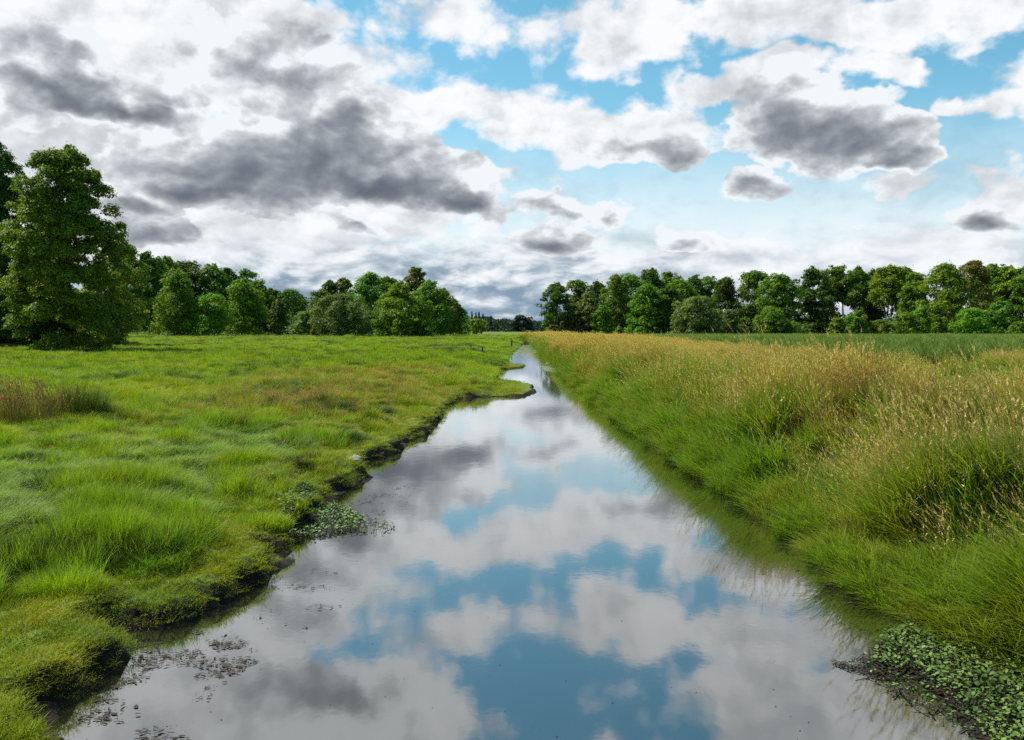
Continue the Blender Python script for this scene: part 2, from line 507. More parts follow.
def build_ground():
    xs = np.concatenate([-grow(0, 4200, 0.35, 1.085)[::-1][:-1] - 9.0, np.arange(-9.0, 8.0, 0.105), 8.0 + grow(0, 4200, 0.2, 1.085)])
    ys = np.concatenate([-grow(0, 3000, 2.0, 1.3)[::-1][:-1] + 6.0, 6.0 + np.concatenate([np.arange(0, 12, 0.10), 12.0 + grow(0, 4200, 0.10, 1.0135)])])
    gx, gy = np.meshgrid(xs, ys)
    x = gx.ravel(); y = gy.ravel()
    h, dl, dr = height(x, y, True)
    nx, ny = len(xs), len(ys)
    i = (np.arange(ny - 1)[:, None] * nx + np.arange(nx - 1)[None, :]).ravel()
    faces = np.stack([i, i + 1, i + nx + 1, i + nx], 1).ravel()
    dry, red, pale, palefar = meadow_zone(x, y)
    land = np.maximum(dl, dr)
    zone = np.stack([land, (dr > 0).astype(float) * 1.0, np.where(dl > 0, dry, 0)], 1)
    m, w = new_mat('ground_soil_and_turf')
    geo = w.node('ShaderNodeNewGeometry'); pos = geo.outputs['Position']
    z = w.attr('zone'); sp = w.node('ShaderNodeSeparateXYZ'); w.l.new(z.outputs['Vector'], sp.inputs[0])
    n1 = w.noise(pos, 0.09, 5, 0.6); n2 = w.noise(pos, 1.3, 6, 0.65); n3 = w.noise(pos, 14.0, 4, 0.7)
    mud = w.mix(w.step(n2, 0.35, 0.65), (0.008, 0.006, 0.004), (0.026, 0.019, 0.012))
    turf = w.mix(w.step(n1, 0.35, 0.65), (0.075, 0.135, 0.014), (0.14, 0.165, 0.02))
    turf = w.mix(w.step(n3, 0.4, 0.75), turf, (0.05, 0.085, 0.012))
    turf = w.mix(w.m('MULTIPLY', sp.outputs[2], 0.6), turf, (0.19, 0.16, 0.03))
    rgt = w.mix(w.step(n2, 0.35, 0.65), (0.06, 0.075, 0.02), (0.12, 0.10, 0.035))
    c = w.mix(sp.outputs[1], turf, rgt)
    edge = w.step(w.m('ADD', sp.outputs[0], w.m('MULTIPLY', w.m('SUBTRACT', n3, 0.5), 0.25)), 0.16, 0.30)
    sepn = w.node('ShaderNodeSeparateXYZ'); w.l.new(geo.outputs['Normal'], sepn.inputs[0])
    steep = w.step(sepn.outputs[2], 0.45, 0.72)
    c = w.mix(w.m('MULTIPLY', edge, steep), mud, c)
    p = w.node('ShaderNodeBsdfPrincipled'); w.put(p.inputs['Base Color'], c); p.inputs['Roughness'].default_value = 0.9
    p.inputs['Specular IOR Level'].default_value = 0.2
    b = w.node('ShaderNodeBump'); b.inputs['Strength'].default_value = 0.7; b.inputs['Distance'].default_value = 0.06
    w.put(b.inputs['Height'], w.m('ADD', n2, w.m('MULTIPLY', n3, 0.6))); w.l.new(b.outputs[0], p.inputs['Normal'])
    finish(w, p.outputs[0])
    o = mesh_np('ground', np.stack([x, y, h], 1), faces, np.full(len(i), 4), m, smooth=True, attrs={'zone': zone})
    tag(o, 'flat green meadow and earthen banks on both sides of the straight channel', 'ground', kind='structure')


build_ground()


def build_water():
    m, w = new_mat('slough_water')
    geo = w.node('ShaderNodeNewGeometry'); pos = geo.outputs['Position']
    sc = w.vm('MULTIPLY', pos, (1.0, 0.55, 1.0))
    n1 = w.noise(sc, 2.2, 3, 0.5); n2 = w.noise(sc, 0.35, 2, 0.5); n3 = w.noise(pos, 9.0, 2, 0.5)
    patch = w.step(n2, 0.4, 0.7)
    hgt = w.m('ADD', w.m('MULTIPLY', n1, 0.8), w.m('MULTIPLY', n3, w.m('MULTIPLY', patch, 0.25)))
    b = w.node('ShaderNodeBump'); b.inputs['Strength'].default_value = 0.035; b.inputs['Distance'].default_value = 0.05
    w.put(b.inputs['Height'], hgt)
    body = w.node('ShaderNodeBsdfDiffuse'); body.inputs['Color'].default_value = (0.010, 0.011, 0.007, 1)
    gl = w.node('ShaderNodeBsdfGlossy'); gl.inputs['Roughness'].default_value = 0.045
    gl.inputs['Color'].default_value = (0.98, 0.98, 0.98, 1)
    fr = w.node('ShaderNodeFresnel'); fr.inputs['IOR'].default_value = 2.3
    w.l.new(b.outputs[0], gl.inputs['Normal']); w.l.new(b.outputs[0], fr.inputs['Normal'])
    mx = w.node('ShaderNodeMixShader')
    w.put(mx.inputs[0], w.m('MULTIPLY_ADD', fr.outputs[0], 1.25, 0.08, clamp=True))
    w.l.new(body.outputs[0], mx.inputs[1]); w.l.new(gl.outputs[0], mx.inputs[2])
    finish(w, mx.outputs[0])
    V = [(-14, -75, 0), (14, -75, 0), (14, ENDY + 4, 0), (-14, ENDY + 4, 0)]
    o = mesh_np('water', V, [0, 1, 2, 3], [4], m)
    tag(o, 'still straight channel of water mirroring the clouds', 'water', kind='structure')


build_water()

# ------------------------------------------------------------------ blades and tufts
def blades(n, rad, h, hvar, wid, bend, seed, wind=(0, 0), segs=3, spread=None, base_z=-0.03, rad_pow=0.5, dome=0.25):
    """n curved tapering blades as one array mesh -> V, faces, sizes, t"""
    g = np.random.default_rng(seed)
    ang = g.uniform(0, 2 * np.pi, n); rr = rad * g.uniform(0, 1, n) ** rad_pow
    rx, ry = rr * np.cos(ang), rr * np.sin(ang)
    if spread is not None: rx, ry = rx * spread[0], ry * spread[1]
    phi = ang + g.normal(0, 0.9, n)
    L = h * (1 + hvar * g.uniform(-1, 1, n))
    L = L * (1 - dome * (rr / rad) ** 2)
    bd = bend * g.uniform(0.3, 1.4, n)
    W = wid * g.uniform(0.6, 1.3, n)
    side = phi + np.pi / 2 + g.normal(0, 0.5, n)
    sx, sy = np.cos(side), np.sin(side)
    Vs, ts = [], []
    for k in range(segs + 1):
        s = k / segs
        off = bd * L * s ** 1.9
        px = rx + np.cos(phi) * off + wind[0] * L * s ** 1.7
        py = ry + np.sin(phi) * off + wind[1] * L * s ** 1.7
        drop = np.clip(1 - 0.42 * (bd ** 2 + wind[0] ** 2 + wind[1] ** 2) * s, 0.3, 1)
        pz = base_z + L * s * drop
        if k < segs:
            ww = W * 0.5 * (1 - s) ** 0.55
            Vs.append(np.stack([px - sx * ww, py - sy * ww, pz], 1)); Vs.append(np.stack([px + sx * ww, py + sy * ww, pz], 1))
            ts += [np.full(n, s)] * 2
        else:
            Vs.append(np.stack([px, py, pz], 1)); ts.append(np.full(n, s))
    V = np.concatenate(Vs); t = np.concatenate(ts)
    idx = np.arange(n); F = []; S = []
    for k in range(segs):
        a = idx + 2 * k * n; b = idx + (2 * k + 1) * n
        if k < segs - 1:
            c = idx + (2 * k + 3) * n; d = idx + (2 * k + 2) * n
            F.append(np.stack([a, b, c, d], 1).ravel()); S.append(np.full(n, 4))
        else:
            c = idx + 2 * segs * n
            F.append(np.stack([a, b, c], 1).ravel()); S.append(np.full(n, 3))
    return V, np.concatenate(F), np.concatenate(S), t


def plumes(n, rad, h, hvar, head, headw, seed, wind=(0, 0), bend=0.25, stemw=0.004, spread=None):
    """stalks with a loose seed head"""
    g = np.random.default_rng(seed)
    V, F, S, T = [], [], [], []
    base = 0
    for i in range(n):
        a = g.uniform(0, 2 * np.pi); r = rad * math.sqrt(g.uniform())
        x0, y0 = r * math.cos(a), r * math.sin(a)
        L = h * (1 + hvar * g.uniform(-1, 1)) * (1 - 0.3 * (r / rad) ** 2); bd = bend * g.uniform(0.2, 1.3); ph = g.uniform(0, 2 * np.pi)
        wx = wind[0] * g.uniform(0.6, 1.3); wy = wind[1] * g.uniform(0.3, 1.3)

        def pt(s):
            o = bd * L * s ** 2
            return np.array([x0 + math.cos(ph) * o + wx * L * s ** 1.8, y0 + math.sin(ph) * o + wy * L * s ** 1.8,
                             -0.03 + L * s * (1 - 0.35 * (bd ** 2 + wx * wx) * s)])
        pts = [pt(s) for s in (0, 0.35, 0.7, 1.0)]
        sd_ = np.array([math.cos(ph + 1.57), math.sin(ph + 1.57), 0]) * stemw * 0.5
        for j, p in enumerate(pts): V += [p - sd_, p + sd_]; T += [0.75 * j / 3] * 2
        for j in range(3):
            F += [base + 2 * j, base + 2 * j + 1, base + 2 * j + 3, base + 2 * j + 2]; S.append(4)
        base += 8
        d = pts[-1] - pts[-2]; d = d / np.linalg.norm(d)
        u = np.cross(d, [0, 0, 1]); u /= np.linalg.norm(u) + 1e-6; v = np.cross(d, u)
        hl = head * g.uniform(0.7, 1.3)
        for k in range(9):                                   # spikelets along the head
            s = k / 8.0; c = pts[-1] - d * 0.02 + d * hl * s
            q = g.uniform(0, 2 * np.pi)
            e = (u * math.cos(q) + v * math.sin(q))
            ww = headw * (0.35 + math.sin(min(1, s * 1.15 + 0.12) * 3.0)) * g.uniform(0.6, 1.2)
            tip = c + e * ww + d * hl * 0.22
            f2 = np.cross(d, e) * ww * 0.55
            V += [c - f2, c + f2 * 0.6, tip]; T += [1.0] * 3
            F += [base, base + 1, base + 2]; S.append(3); base += 3
    return np.array(V), np.array(F), np.array(S), np.array(T)


def merge(parts):
    V, F, S, T = [], [], [], []; b = 0
    for v, f, s, t in parts:
        V.append(v); F.append(np.asarray(f) + b); S.append(s); T.append(t); b += len(v)
    return np.concatenate(V), np.concatenate(F), np.concatenate(S), np.concatenate(T)


G_TURF = leaf_material('turf_blades', (0.16, 0.24, 0.008), (0.25, 0.26, 0.008), (0.10, 0.19, 0.010), tip=(0.29, 0.29, 0.02), pos_scale=0.22, trans=0.4)
G_MEADOW = leaf_material('meadow_blades', (0.145, 0.275, 0.007), (0.26, 0.30, 0.009), (0.085, 0.21, 0.010), tip=(0.26, 0.32, 0.03), pos_scale=0.08, trans=0.42)
G_PALE = leaf_material('soft_pale_blades', (0.13, 0.25, 0.035), (0.21, 0.30, 0.07), (0.10, 0.22, 0.03), tip=(0.30, 0.37, 0.15), pos_scale=0.3, trans=0.4)
G_LIME = leaf_material('lime_blades', (0.16, 0.31, 0.008), (0.22, 0.34, 0.01), tip=(0.30, 0.40, 0.04), trans=0.45)
G_DRY = leaf_material('dry_meadow_blades', (0.23, 0.22, 0.03), (0.31, 0.23, 0.05), (0.17, 0.20, 0.02), tip=(0.40, 0.30, 0.09), trans=0.35)
G_RED = leaf_material('reddish_stalks', (0.14, 0.10, 0.022), (0.20, 0.14, 0.035), (0.12, 0.16, 0.015), tip=(0.32, 0.21, 0.08), trans=0.3)
G_REED = leaf_material('tall_grass_blades', (0.095, 0.215, 0.007), (0.165, 0.265, 0.009), (0.22, 0.24, 0.015), tip=(0.18, 0.24, 0.04), pos_scale=0.25, trans=0.42)
G_GOLD = leaf_material('golden_grass', (0.30, 0.235, 0.05), (0.38, 0.26, 0.08), (0.22, 0.21, 0.03), tip=(0.56, 0.41, 0.11), pos_scale=0.12, trans=0.35)
G_STRAW = leaf_material('straw_seed_heads', (0.24, 0.20, 0.05), (0.36, 0.27, 0.10), tip=(0.58, 0.45, 0.19), pos_scale=0.2, trans=0.3, tipstart=0.6)
G_FRESH = leaf_material('fresh_blades', (0.10, 0.22, 0.012), (0.145, 0.26, 0.014), tip=(0.20, 0.27, 0.04), trans=0.42)
G_CROP = leaf_material('crop_leaves', (0.045, 0.115, 0.012), (0.075, 0.15, 0.018), tip=(0.14, 0.19, 0.04), pos_scale=0.08, trans=0.3)
G_DARK = leaf_material('dark_weeds_and_hollow_shade', (0.035, 0.075, 0.012), (0.06, 0.10, 0.016), tip=(0.08, 0.10, 0.03), trans=0.3)  # weeds and rushes; also painted shade in the hollows of the grass


def source(col, name, parts, mat):
    V, F, S, T = merge(parts) if isinstance(parts, list) else parts
    o = mesh_np(name, V, F, S, mat, attrs={'t': T}, link=False)
    col.objects.link(o)


def scatter(name, label, cat, sources, x, y, z, idx, scl, yaw, tilt=0.12, kind='stuff'):
    """sources: list of (parts, material); one object whose points carry the plants"""
    col = bpy.data.collections.new(name + '_plants')
    for k, (p, mt) in enumerate(sources):
        source(col, name + '_plant' + ('' if k == 0 else '.%03d' % k), p, mt)
    order = sorted(range(len(col.objects)), key=lambda i: col.objects[i].name)
    inv = {k: j for j, k in enumerate(order)}
    n = len(x)
    g = np.random.default_rng(len(name) + n)
    me = bpy.data.meshes.new(name)
    me.vertices.add(n)
    me.vertices.foreach_set('co', np.stack([x, y, z], 1).astype(np.float32).ravel())
    a = me.attributes.new('rot', 'FLOAT_VECTOR', 'POINT')
    a.data.foreach_set('vector', np.stack([g.normal(0, tilt, n), g.normal(0, tilt, n), yaw], 1).astype(np.float32).ravel())
    a = me.attributes.new('scl', 'FLOAT_VECTOR', 'POINT'); a.data.foreach_set('vector', np.asarray(scl, np.float32).ravel())
    a = me.attributes.new('idx', 'INT', 'POINT'); a.data.foreach_set('value', np.array([inv[int(i)] for i in idx], np.int32))
    o = bpy.data.objects.new(name, me); COL.objects.link(o)
    ng = bpy.data.node_groups.new(name + '_scatter', 'GeometryNodeTree')
    ng.interface.new_socket('Geometry', in_out='INPUT', socket_type='NodeSocketGeometry')
    ng.interface.new_socket('Geometry', in_out='OUTPUT', socket_type='NodeSocketGeometry')
    N, L = ng.nodes, ng.links
    gi, go = N.new('NodeGroupInput'), N.new('NodeGroupOutput')
    iop = N.new('GeometryNodeInstanceOnPoints'); ci = N.new('GeometryNodeCollectionInfo')
    ci.inputs['Collection'].default_value = col
    ci.inputs['Separate Children'].default_value = True; ci.inputs['Reset Children'].default_value = True

    def na(nm, ty):
        q = N.new('GeometryNodeInputNamedAttribute'); q.data_type = ty; q.inputs['Name'].default_value = nm
        return q.outputs['Attribute']
    e2r = N.new('FunctionNodeEulerToRotation')
    L.new(na('rot', 'FLOAT_VECTOR'), e2r.inputs[0]); L.new(e2r.outputs[0], iop.inputs['Rotation'])
    L.new(na('scl', 'FLOAT_VECTOR'), iop.inputs['Scale']); L.new(na('idx', 'INT'), iop.inputs['Instance Index'])
    iop.inputs['Pick Instance'].default_value = True
    L.new(ci.outputs[0], iop.inputs['Instance']); L.new(gi.outputs[0], iop.inputs['Points']); L.new(iop.outputs[0], go.inputs[0])
    md = o.modifiers.new('scatter', 'NODES'); md.node_group = ng
    tag(o, label, cat, kind=kind)
    return o


HALF = 0.62      # slightly wider than the view, so that a step aside still sees grass


def sample(dens, side, y0, y1):
    """points on one side, thinning out smoothly with distance as single plants stop being told apart"""
    xs_, ys_ = [], []
    e = np.geomspace(y0, y1, 60)
    for a, b in zip(e[:-1], e[1:]):
        wd_ = HALF * b + 7
        n = rng.poisson(dens((a + b) / 2) * (b - a) * wd_)
        xs_.append(side * rng.uniform(0, wd_, n)); ys_.append(rng.uniform(a, b, n))
    return np.concatenate(xs_), np.concatenate(ys_)


# ---- left meadow
def left_meadow():
    S = []
    # 0-1 turf, 2-3 meadow, 4-5 pale, 6 lime, 7 dry, 8 red stalks, 9 dark weeds, also the painted shade of near hollows, 10 coarse far tuft, 11 coarse dry far tuft
    S.append((blades(90, 0.20, 0.085, 0.5, 0.007, 0.7, 1), G_TURF)); S.append((blades(80, 0.20, 0.12, 0.5, 0.007, 0.8, 2), G_TURF))
    S.append((blades(85, 0.22, 0.26, 0.4, 0.008, 0.75, 3), G_MEADOW)); S.append((blades(90, 0.20, 0.34, 0.4, 0.008, 0.9, 4, wind=(0.2, 0)), G_MEADOW))
    S.append((blades(90, 0.24, 0.36, 0.4, 0.009, 0.9, 5, wind=(0.35, -0.05)), G_PALE)); S.append((blades(80, 0.22, 0.28, 0.4, 0.008, 0.9, 6, wind=(0.3, 0.1)), G_PALE))
    S.append((blades(110, 0.22, 0.34, 0.35, 0.008, 0.6, 7), G_LIME)); S.append((blades(70, 0.22, 0.30, 0.5, 0.006, 0.6, 8), G_DRY))
    S.append(([blades(30, 0.2, 0.26, 0.4, 0.008, 0.7, 9), plumes(9, 0.2, 0.42, 0.3, 0.10, 0.02, 10)], G_RED))
    S.append((blades(90, 0.25, 0.30, 0.4, 0.012, 0.8, 11), G_DARK))
    S.append((blades(60, 0.5, 0.30, 0.4, 0.03, 0.8, 12), G_MEADOW)); S.append((blades(60, 0.5, 0.32, 0.4, 0.026, 0.7, 13), G_DRY))
    x, y = sample(lambda d: 125 * (max(d, 9) / 11) ** -1.35, -1, 7, 335)
    h, dl, dr = height(x, y, True)
    k = dl > np.where((x > -2.6) & (y > 46), 0.0, 0.06)
    x, y, h, dl = x[k], y[k], h[k], dl[k]
    n = len(x)
    U = lambda: rng.uniform(0, 1, n)
    dry, red, pale, palefar = meadow_zone(x, y)
    mossy = np.clip(1.25 - dl / 2.0 + (fbm(x * 0.5, y * 0.5, 81, 3) - 0.5) * 1.8, 0, 1) * (y < 60)
    clump = fbm(x * 0.85, y * 0.85, 83, 3)
    tuft = sstep(0.50, 0.72, clump)
    tongue = (x > -2.4) & (y > 46) & (y < 108)
    idx = np.where(U() < 0.5, 2, 3)
    idx = np.where(U() < dry * 0.75, 7, idx)
    near = y < 34
    idx = np.where(near & (U() < pale * 0.9), np.where(U() < .5, 4, 5), idx)
    idx = np.where((y > 34) & (U() < palefar * 0.6), 5, idx)
    idx = np.where((U() < tuft * 0.30) & near & (pale < 0.75), 6, np.where((U() < tuft) & near, 3, idx))
    idx = np.where(U() < mossy, np.where(U() < .6, 0, 1), idx)
    idx = np.where(U() < red * 0.36, 8, idx)
    dk = fbm(x * 0.30, y * 0.16, 91, 3)
    idx = np.where((U() < sstep(0.55, 0.68, dk) * (0.5 + 0.4 * (y > 110))) & (y > 36), 9, idx)
    dk2 = fbm(x * 1.2, y * 1.2, 95, 2)
    idx = np.where((U() < sstep(0.60, 0.72, dk2) * 0.7) & (y < 40) & (mossy < .6), 9, idx)  # holes between near tufts: their shade is put in as darker blades
    idx = np.where(tongue, np.where(U() < 0.5, 0, 1), idx)
    far_ = U() < sstep(48, 95, y)
    idx = np.where(far_ & ((idx == 2) | (idx == 3) | (idx == 5)), 10, np.where(far_ & (idx == 7), 11, idx))
    sc = (0.50 + 0.45 * clump + 0.95 * tuft) * rng.uniform(0.75, 1.25, n)
    g_ = 1.0 + np.clip(y - 22, 0, 300) / 62.0
    g_ = np.where(idx >= 10, g_ * 0.55, g_)
    edge = np.clip(dl / 0.5, 0.55, 1)
    zz = sc * edge * (1 + 0.0025 * np.clip(y, 0, 120)) * np.where(y > 120, 0.8, 1) * np.where(tongue, 0.8, 1)
    s = np.stack([g_ * rng.uniform(.85, 1.25, n), g_ * rng.uniform(.85, 1.25, n), zz], 1)
    scatter('meadow_grass', 'lush green meadow grass covering the left bank', 'grass', S, x, y, h, idx, s, rng.uniform(-0.9, 0.9, n) + np.where(U() < .5, 0, np.pi) * ((idx < 3) | (idx > 5)), 0.15)


left_meadow()


# ---- right bank
def right_bank():
    S = []
    # leaning tall grass: 0-2 green, 3 gold, 4 seed stalks, 5 reddish weeds, 6 pale, 7 coarse green, 8 coarse gold, 9 short bright, 10 dark blades painting the gap shade
    S.append((blades(66, 0.26, 0.95, 0.35, 0.023, 0.55, 21, wind=(-0.30, -0.05), segs=4), G_REED))
    S.append((blades(66, 0.26, 0.78, 0.35, 0.024, 0.65, 22, wind=(-0.42, -0.1), segs=4), G_REED))
    S.append((blades(66, 0.26, 0.65, 0.4, 0.022, 0.75, 23, wind=(-0.25, 0.0), segs=4), G_REED))
    S.append(([blades(40, 0.26, 0.85, 0.35, 0.009, 0.45, 24, wind=(-0.28, 0), segs=4), plumes(14, 0.26, 1.1, 0.2, 0.16, 0.016, 25, wind=(-0.30, 0))], G_GOLD))
    S.append((plumes(8, 0.25, 1.22, 0.2, 0.18, 0.018, 26, wind=(-0.36, -0.05)), G_STRAW))
    S.append(([blades(30, 0.25, 0.6, 0.4, 0.012, 0.5, 27), plumes(10, 0.22, 0.9, 0.25, 0.22, 0.022, 28)], G_RED))
    S.append((blades(70, 0.26, 0.75, 0.35, 0.010, 0.6, 29, wind=(-0.35, 0), segs=4), G_PALE))
    S.append((blades(55, 0.5, 0.95, 0.35, 0.035, 0.5, 30, wind=(-0.25, 0)), G_REED))
    S.append(([blades(35, 0.5, 0.95, 0.35, 0.028, 0.45, 31, wind=(-0.25, 0)), plumes(16, 0.5, 1.15, 0.25, 0.22, 0.035, 32, wind=(-0.25, 0), stemw=0.012)], G_GOLD))
    S.append((blades(80, 0.24, 0.46, 0.4, 0.011, 0.7, 33, wind=(-0.2, 0)), G_FRESH))
    S.append((blades(60, 0.26, 0.5, 0.4, 0.012, 0.7, 34, wind=(-0.2, 0)), G_DARK))
    fx0, fy0 = at_z(905, 408, 2.0); px0, py0 = at_z(1000, 430, 2.2); gx0, gy0 = at_z(930, 378, 1.8)
    x, y = sample(lambda d: 62 * (max(d, 8) / 10) ** -1.25, 1, 6, 345)
    h, dl, dr = height(x, y, True)
    # the strip of rough grass ends where the crop begins
    crop = (x > 18 + 0.05 * y + 1.2 * np.sin(y * 0.3)) & (y > 58)
    k = (dr > 0.02) & ~crop & (x < 130)
    x, y, h, dr = x[k], y[k], h[k], dr[k]
    n = len(x)
    U = lambda: rng.uniform(0, 1, n)
    c1 = fbm(x * 0.35, y * 0.20, 101, 3)
    mound = sstep(0.36, 0.68, fbm(x * 0.85 + 3, y * 0.6, 43, 2))
    c2 = 0.5 * fbm(x * 0.9, y * 0.75, 103, 3) + 0.25 + 0.25 * mound
    tuft = 0.55 * mound + 0.45 * sstep(0.45, 0.62, c2)
    gold = np.clip((dr - 0.7) / 2.6, 0, 1) * np.clip((y - 12) / 24, 0, 1)
    gold = np.clip(gold * 1.05 + (c1 - 0.46) * 2.3 * (y > 15), 0, 0.92) * (dr > 0.7)
    bright = np.clip(1.25 - np.hypot((x - gx0) / 13, (y - gy0) / 14) + (c1 - .5), 0, 1)
    gold = gold * (1 - np.clip(bright * 2.0, 0, 0.95))
    idx = rng.choice([0, 1, 2], n)
    idx = np.where(U() < gold * 0.8, 3, idx)
    idx = np.where((U() < np.where(y < 24, 0.34, 0.27)) & (dr > 1.2) & (idx < 3) & (y < 60), 4, idx)
    rr_ = np.hypot((x - fx0) / 2.6, (y - fy0) / 3.6)
    idx = np.where((U() < (1 - rr_) * 0.4 + (c2 - 0.5) * 1.4) & (rr_ < 0.9), 5, idx)
    pz = np.clip(1 - np.hypot((x - px0) / 3, (y - py0) / 5), 0, 1)
    idx = np.where((U() < pz * 0.8), np.where(U() < .5, 6, 4), idx)
    idx = np.where(U() < bright * 1.3, 9, idx)
    idx = np.where((dr < 0.35) & (U() < 0.3), 9, idx)
    idx = np.where((U() < (1 - mound) * 0.42) & (dr > 0.2), 10, idx)  # off the mounds, dark blades colour in the shadow between clumps
    far_ = U() < sstep(45, 95, y)
    idx = np.where(far_ & ((idx <= 2) | (idx == 10)), 7, np.where(far_ & (idx == 3), 8, idx))
    inland = 1 - 0.42 * sstep(4.5, 9.5, dr) * sstep(12, 24, y)
    sc = (0.40 + 0.30 * c2 + 0.80 * tuft) * rng.uniform(0.75, 1.2, n) * np.clip(0.55 + dr / 2.6, 0.55, 1) * inland
    g_ = 1 + np.clip(y - 22, 0, 300) / 75.0
    g_ = np.where((idx == 7) | (idx == 8), g_ * 0.6, g_)
    s = np.stack([g_ * (0.4 + 0.7 * sc), g_ * (0.4 + 0.7 * sc), sc * (0.95 + (y > 60) * 0.1)], 1)
    scatter('bank_grass', 'tall green and golden grass with straw seed heads leaning over the right bank', 'grass', S, x, y, h, idx, s, rng.normal(0, 0.55, len(x)), 0.10)
    # field crop behind the rough strip
    S2 = [(blades(26, 0.42, 1.25, 0.25, 0.06, 0.75, 41, segs=4), G_CROP), (blades(26, 0.42, 1.15, 0.3, 0.055, 0.85, 42, segs=4), G_CROP)]
    x, y = sample(lambda d: 5.5 * (d / 62) ** -1.2, 1, 56, 300)
    k = (x > 18 + 0.05 * y + 1.2 * np.sin(y * 0.3) + rng.normal(0, 0.5, len(x))) & (y > 58 + rng.normal(0, 0.6, len(x)))
    x, y = x[k], y[k]
    h = height(x, y); n = len(x)
    q = 1 + (y > 100) * 0.4 + (y > 160) * 0.7
    s = np.stack([q, q, rng.uniform(0.85, 1.12, n)], 1)
    scatter('crop_field', 'dark green leafy crop standing in the field beyond the right bank', 'crop', S2, x, y, h, rng.integers(0, 2, n), s, rng.uniform(0, 6.28, n), 0.08)


right_bank()

# ------------------------------------------------------------------ trees
SPEC = {
    # deep green, mid green, the greens of single kinds of tree, and haze tinted far leaves (three tints each)
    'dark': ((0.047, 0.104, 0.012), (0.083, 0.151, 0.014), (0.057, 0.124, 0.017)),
    'mid': ((0.079, 0.171, 0.014), (0.144, 0.235, 0.016), (0.089, 0.191, 0.020)),
    'lime': ((0.109, 0.226, 0.014), (0.191, 0.295, 0.016), (0.123, 0.246, 0.020)),
    'yellow': ((0.144, 0.226, 0.014), (0.226, 0.288, 0.016), (0.116, 0.212, 0.016)),
    'olive': ((0.096, 0.165, 0.014), (0.165, 0.219, 0.017), (0.089, 0.175, 0.016)),
    'willow': ((0.112, 0.177, 0.047), (0.171, 0.230, 0.065), (0.094, 0.165, 0.035)),
    'brown': ((0.136, 0.124, 0.019), (0.189, 0.165, 0.026), (0.088, 0.130, 0.017)),
    'blue': ((0.022, 0.045, 0.035), (0.032, 0.060, 0.042), (0.024, 0.05, 0.035)),  # far trees: blue of the distant air painted into the leaf colour
}
LM = {k: leaf_material('leaves_' + k, *v, trans=0.42, pos_scale=0.09, fine=0.45, spec=0.14, rough=0.55) for k, v in SPEC.items()}


def tubes(paths, sides=7):
    """paths: list of (points, radii) -> one connected mesh of tapered limbs; every limb is joined to the first one by a collar"""
    V, F, S = [], [], []; b = 0; first = None
    for q, (pts, rad) in enumerate(paths):
        pts = np.asarray(pts, float)
        for i, p in enumerate(pts):
            d = pts[min(i + 1, len(pts) - 1)] - pts[max(i - 1, 0)]
            d /= np.linalg.norm(d) + 1e-9
            u = np.cross(d, [0.3, 1, 0.1]); u /= np.linalg.norm(u) + 1e-9; v = np.cross(d, u)
            a = np.arange(sides) * 2 * np.pi / sides
            V.append(p + rad[i] * (np.cos(a)[:, None] * u + np.sin(a)[:, None] * v))
        for i in range(len(pts) - 1):
            for k in range(sides):
                k2 = (k + 1) % sides
                F += [b + i * sides + k, b + i * sides + k2, b + (i + 1) * sides + k2, b + (i + 1) * sides + k]; S.append(4)
        F += [b + (len(pts) - 1) * sides + k for k in range(sides)]; S.append(sides)
        if q == 0:
            first = np.concatenate(V)
        else:
            dd = np.linalg.norm(first - pts[0], axis=1); n0, n1 = np.argsort(dd)[:2]
            F += [int(n0), int(n1), b, b + 1]; S.append(4)
        b += len(pts) * sides
    return np.concatenate(V), np.array(F), np.array(S)


def leaf_quads(C, N, size, g):
    """rhombic leaf sprays at C with normals N"""
    n = len(C)
    a = g.normal(0, 1, (n, 3)); u = np.cross(N, a); u /= np.linalg.norm(u, axis=1)[:, None] + 1e-9
    v = np.cross(N, u)
    s = size * g.uniform(0.55, 1.3, n)[:, None]
    asp = g.uniform(0.5, 0.9, n)[:, None]
    bendv = N * s * 0.18
    V = np.stack([C - u * s, C - v * s * asp + bendv, C + u * s, C + v * s * asp + bendv], 1).reshape(-1, 3)
    F = np.arange(4 * n); S = np.full(n, 4)
    return V, F, S


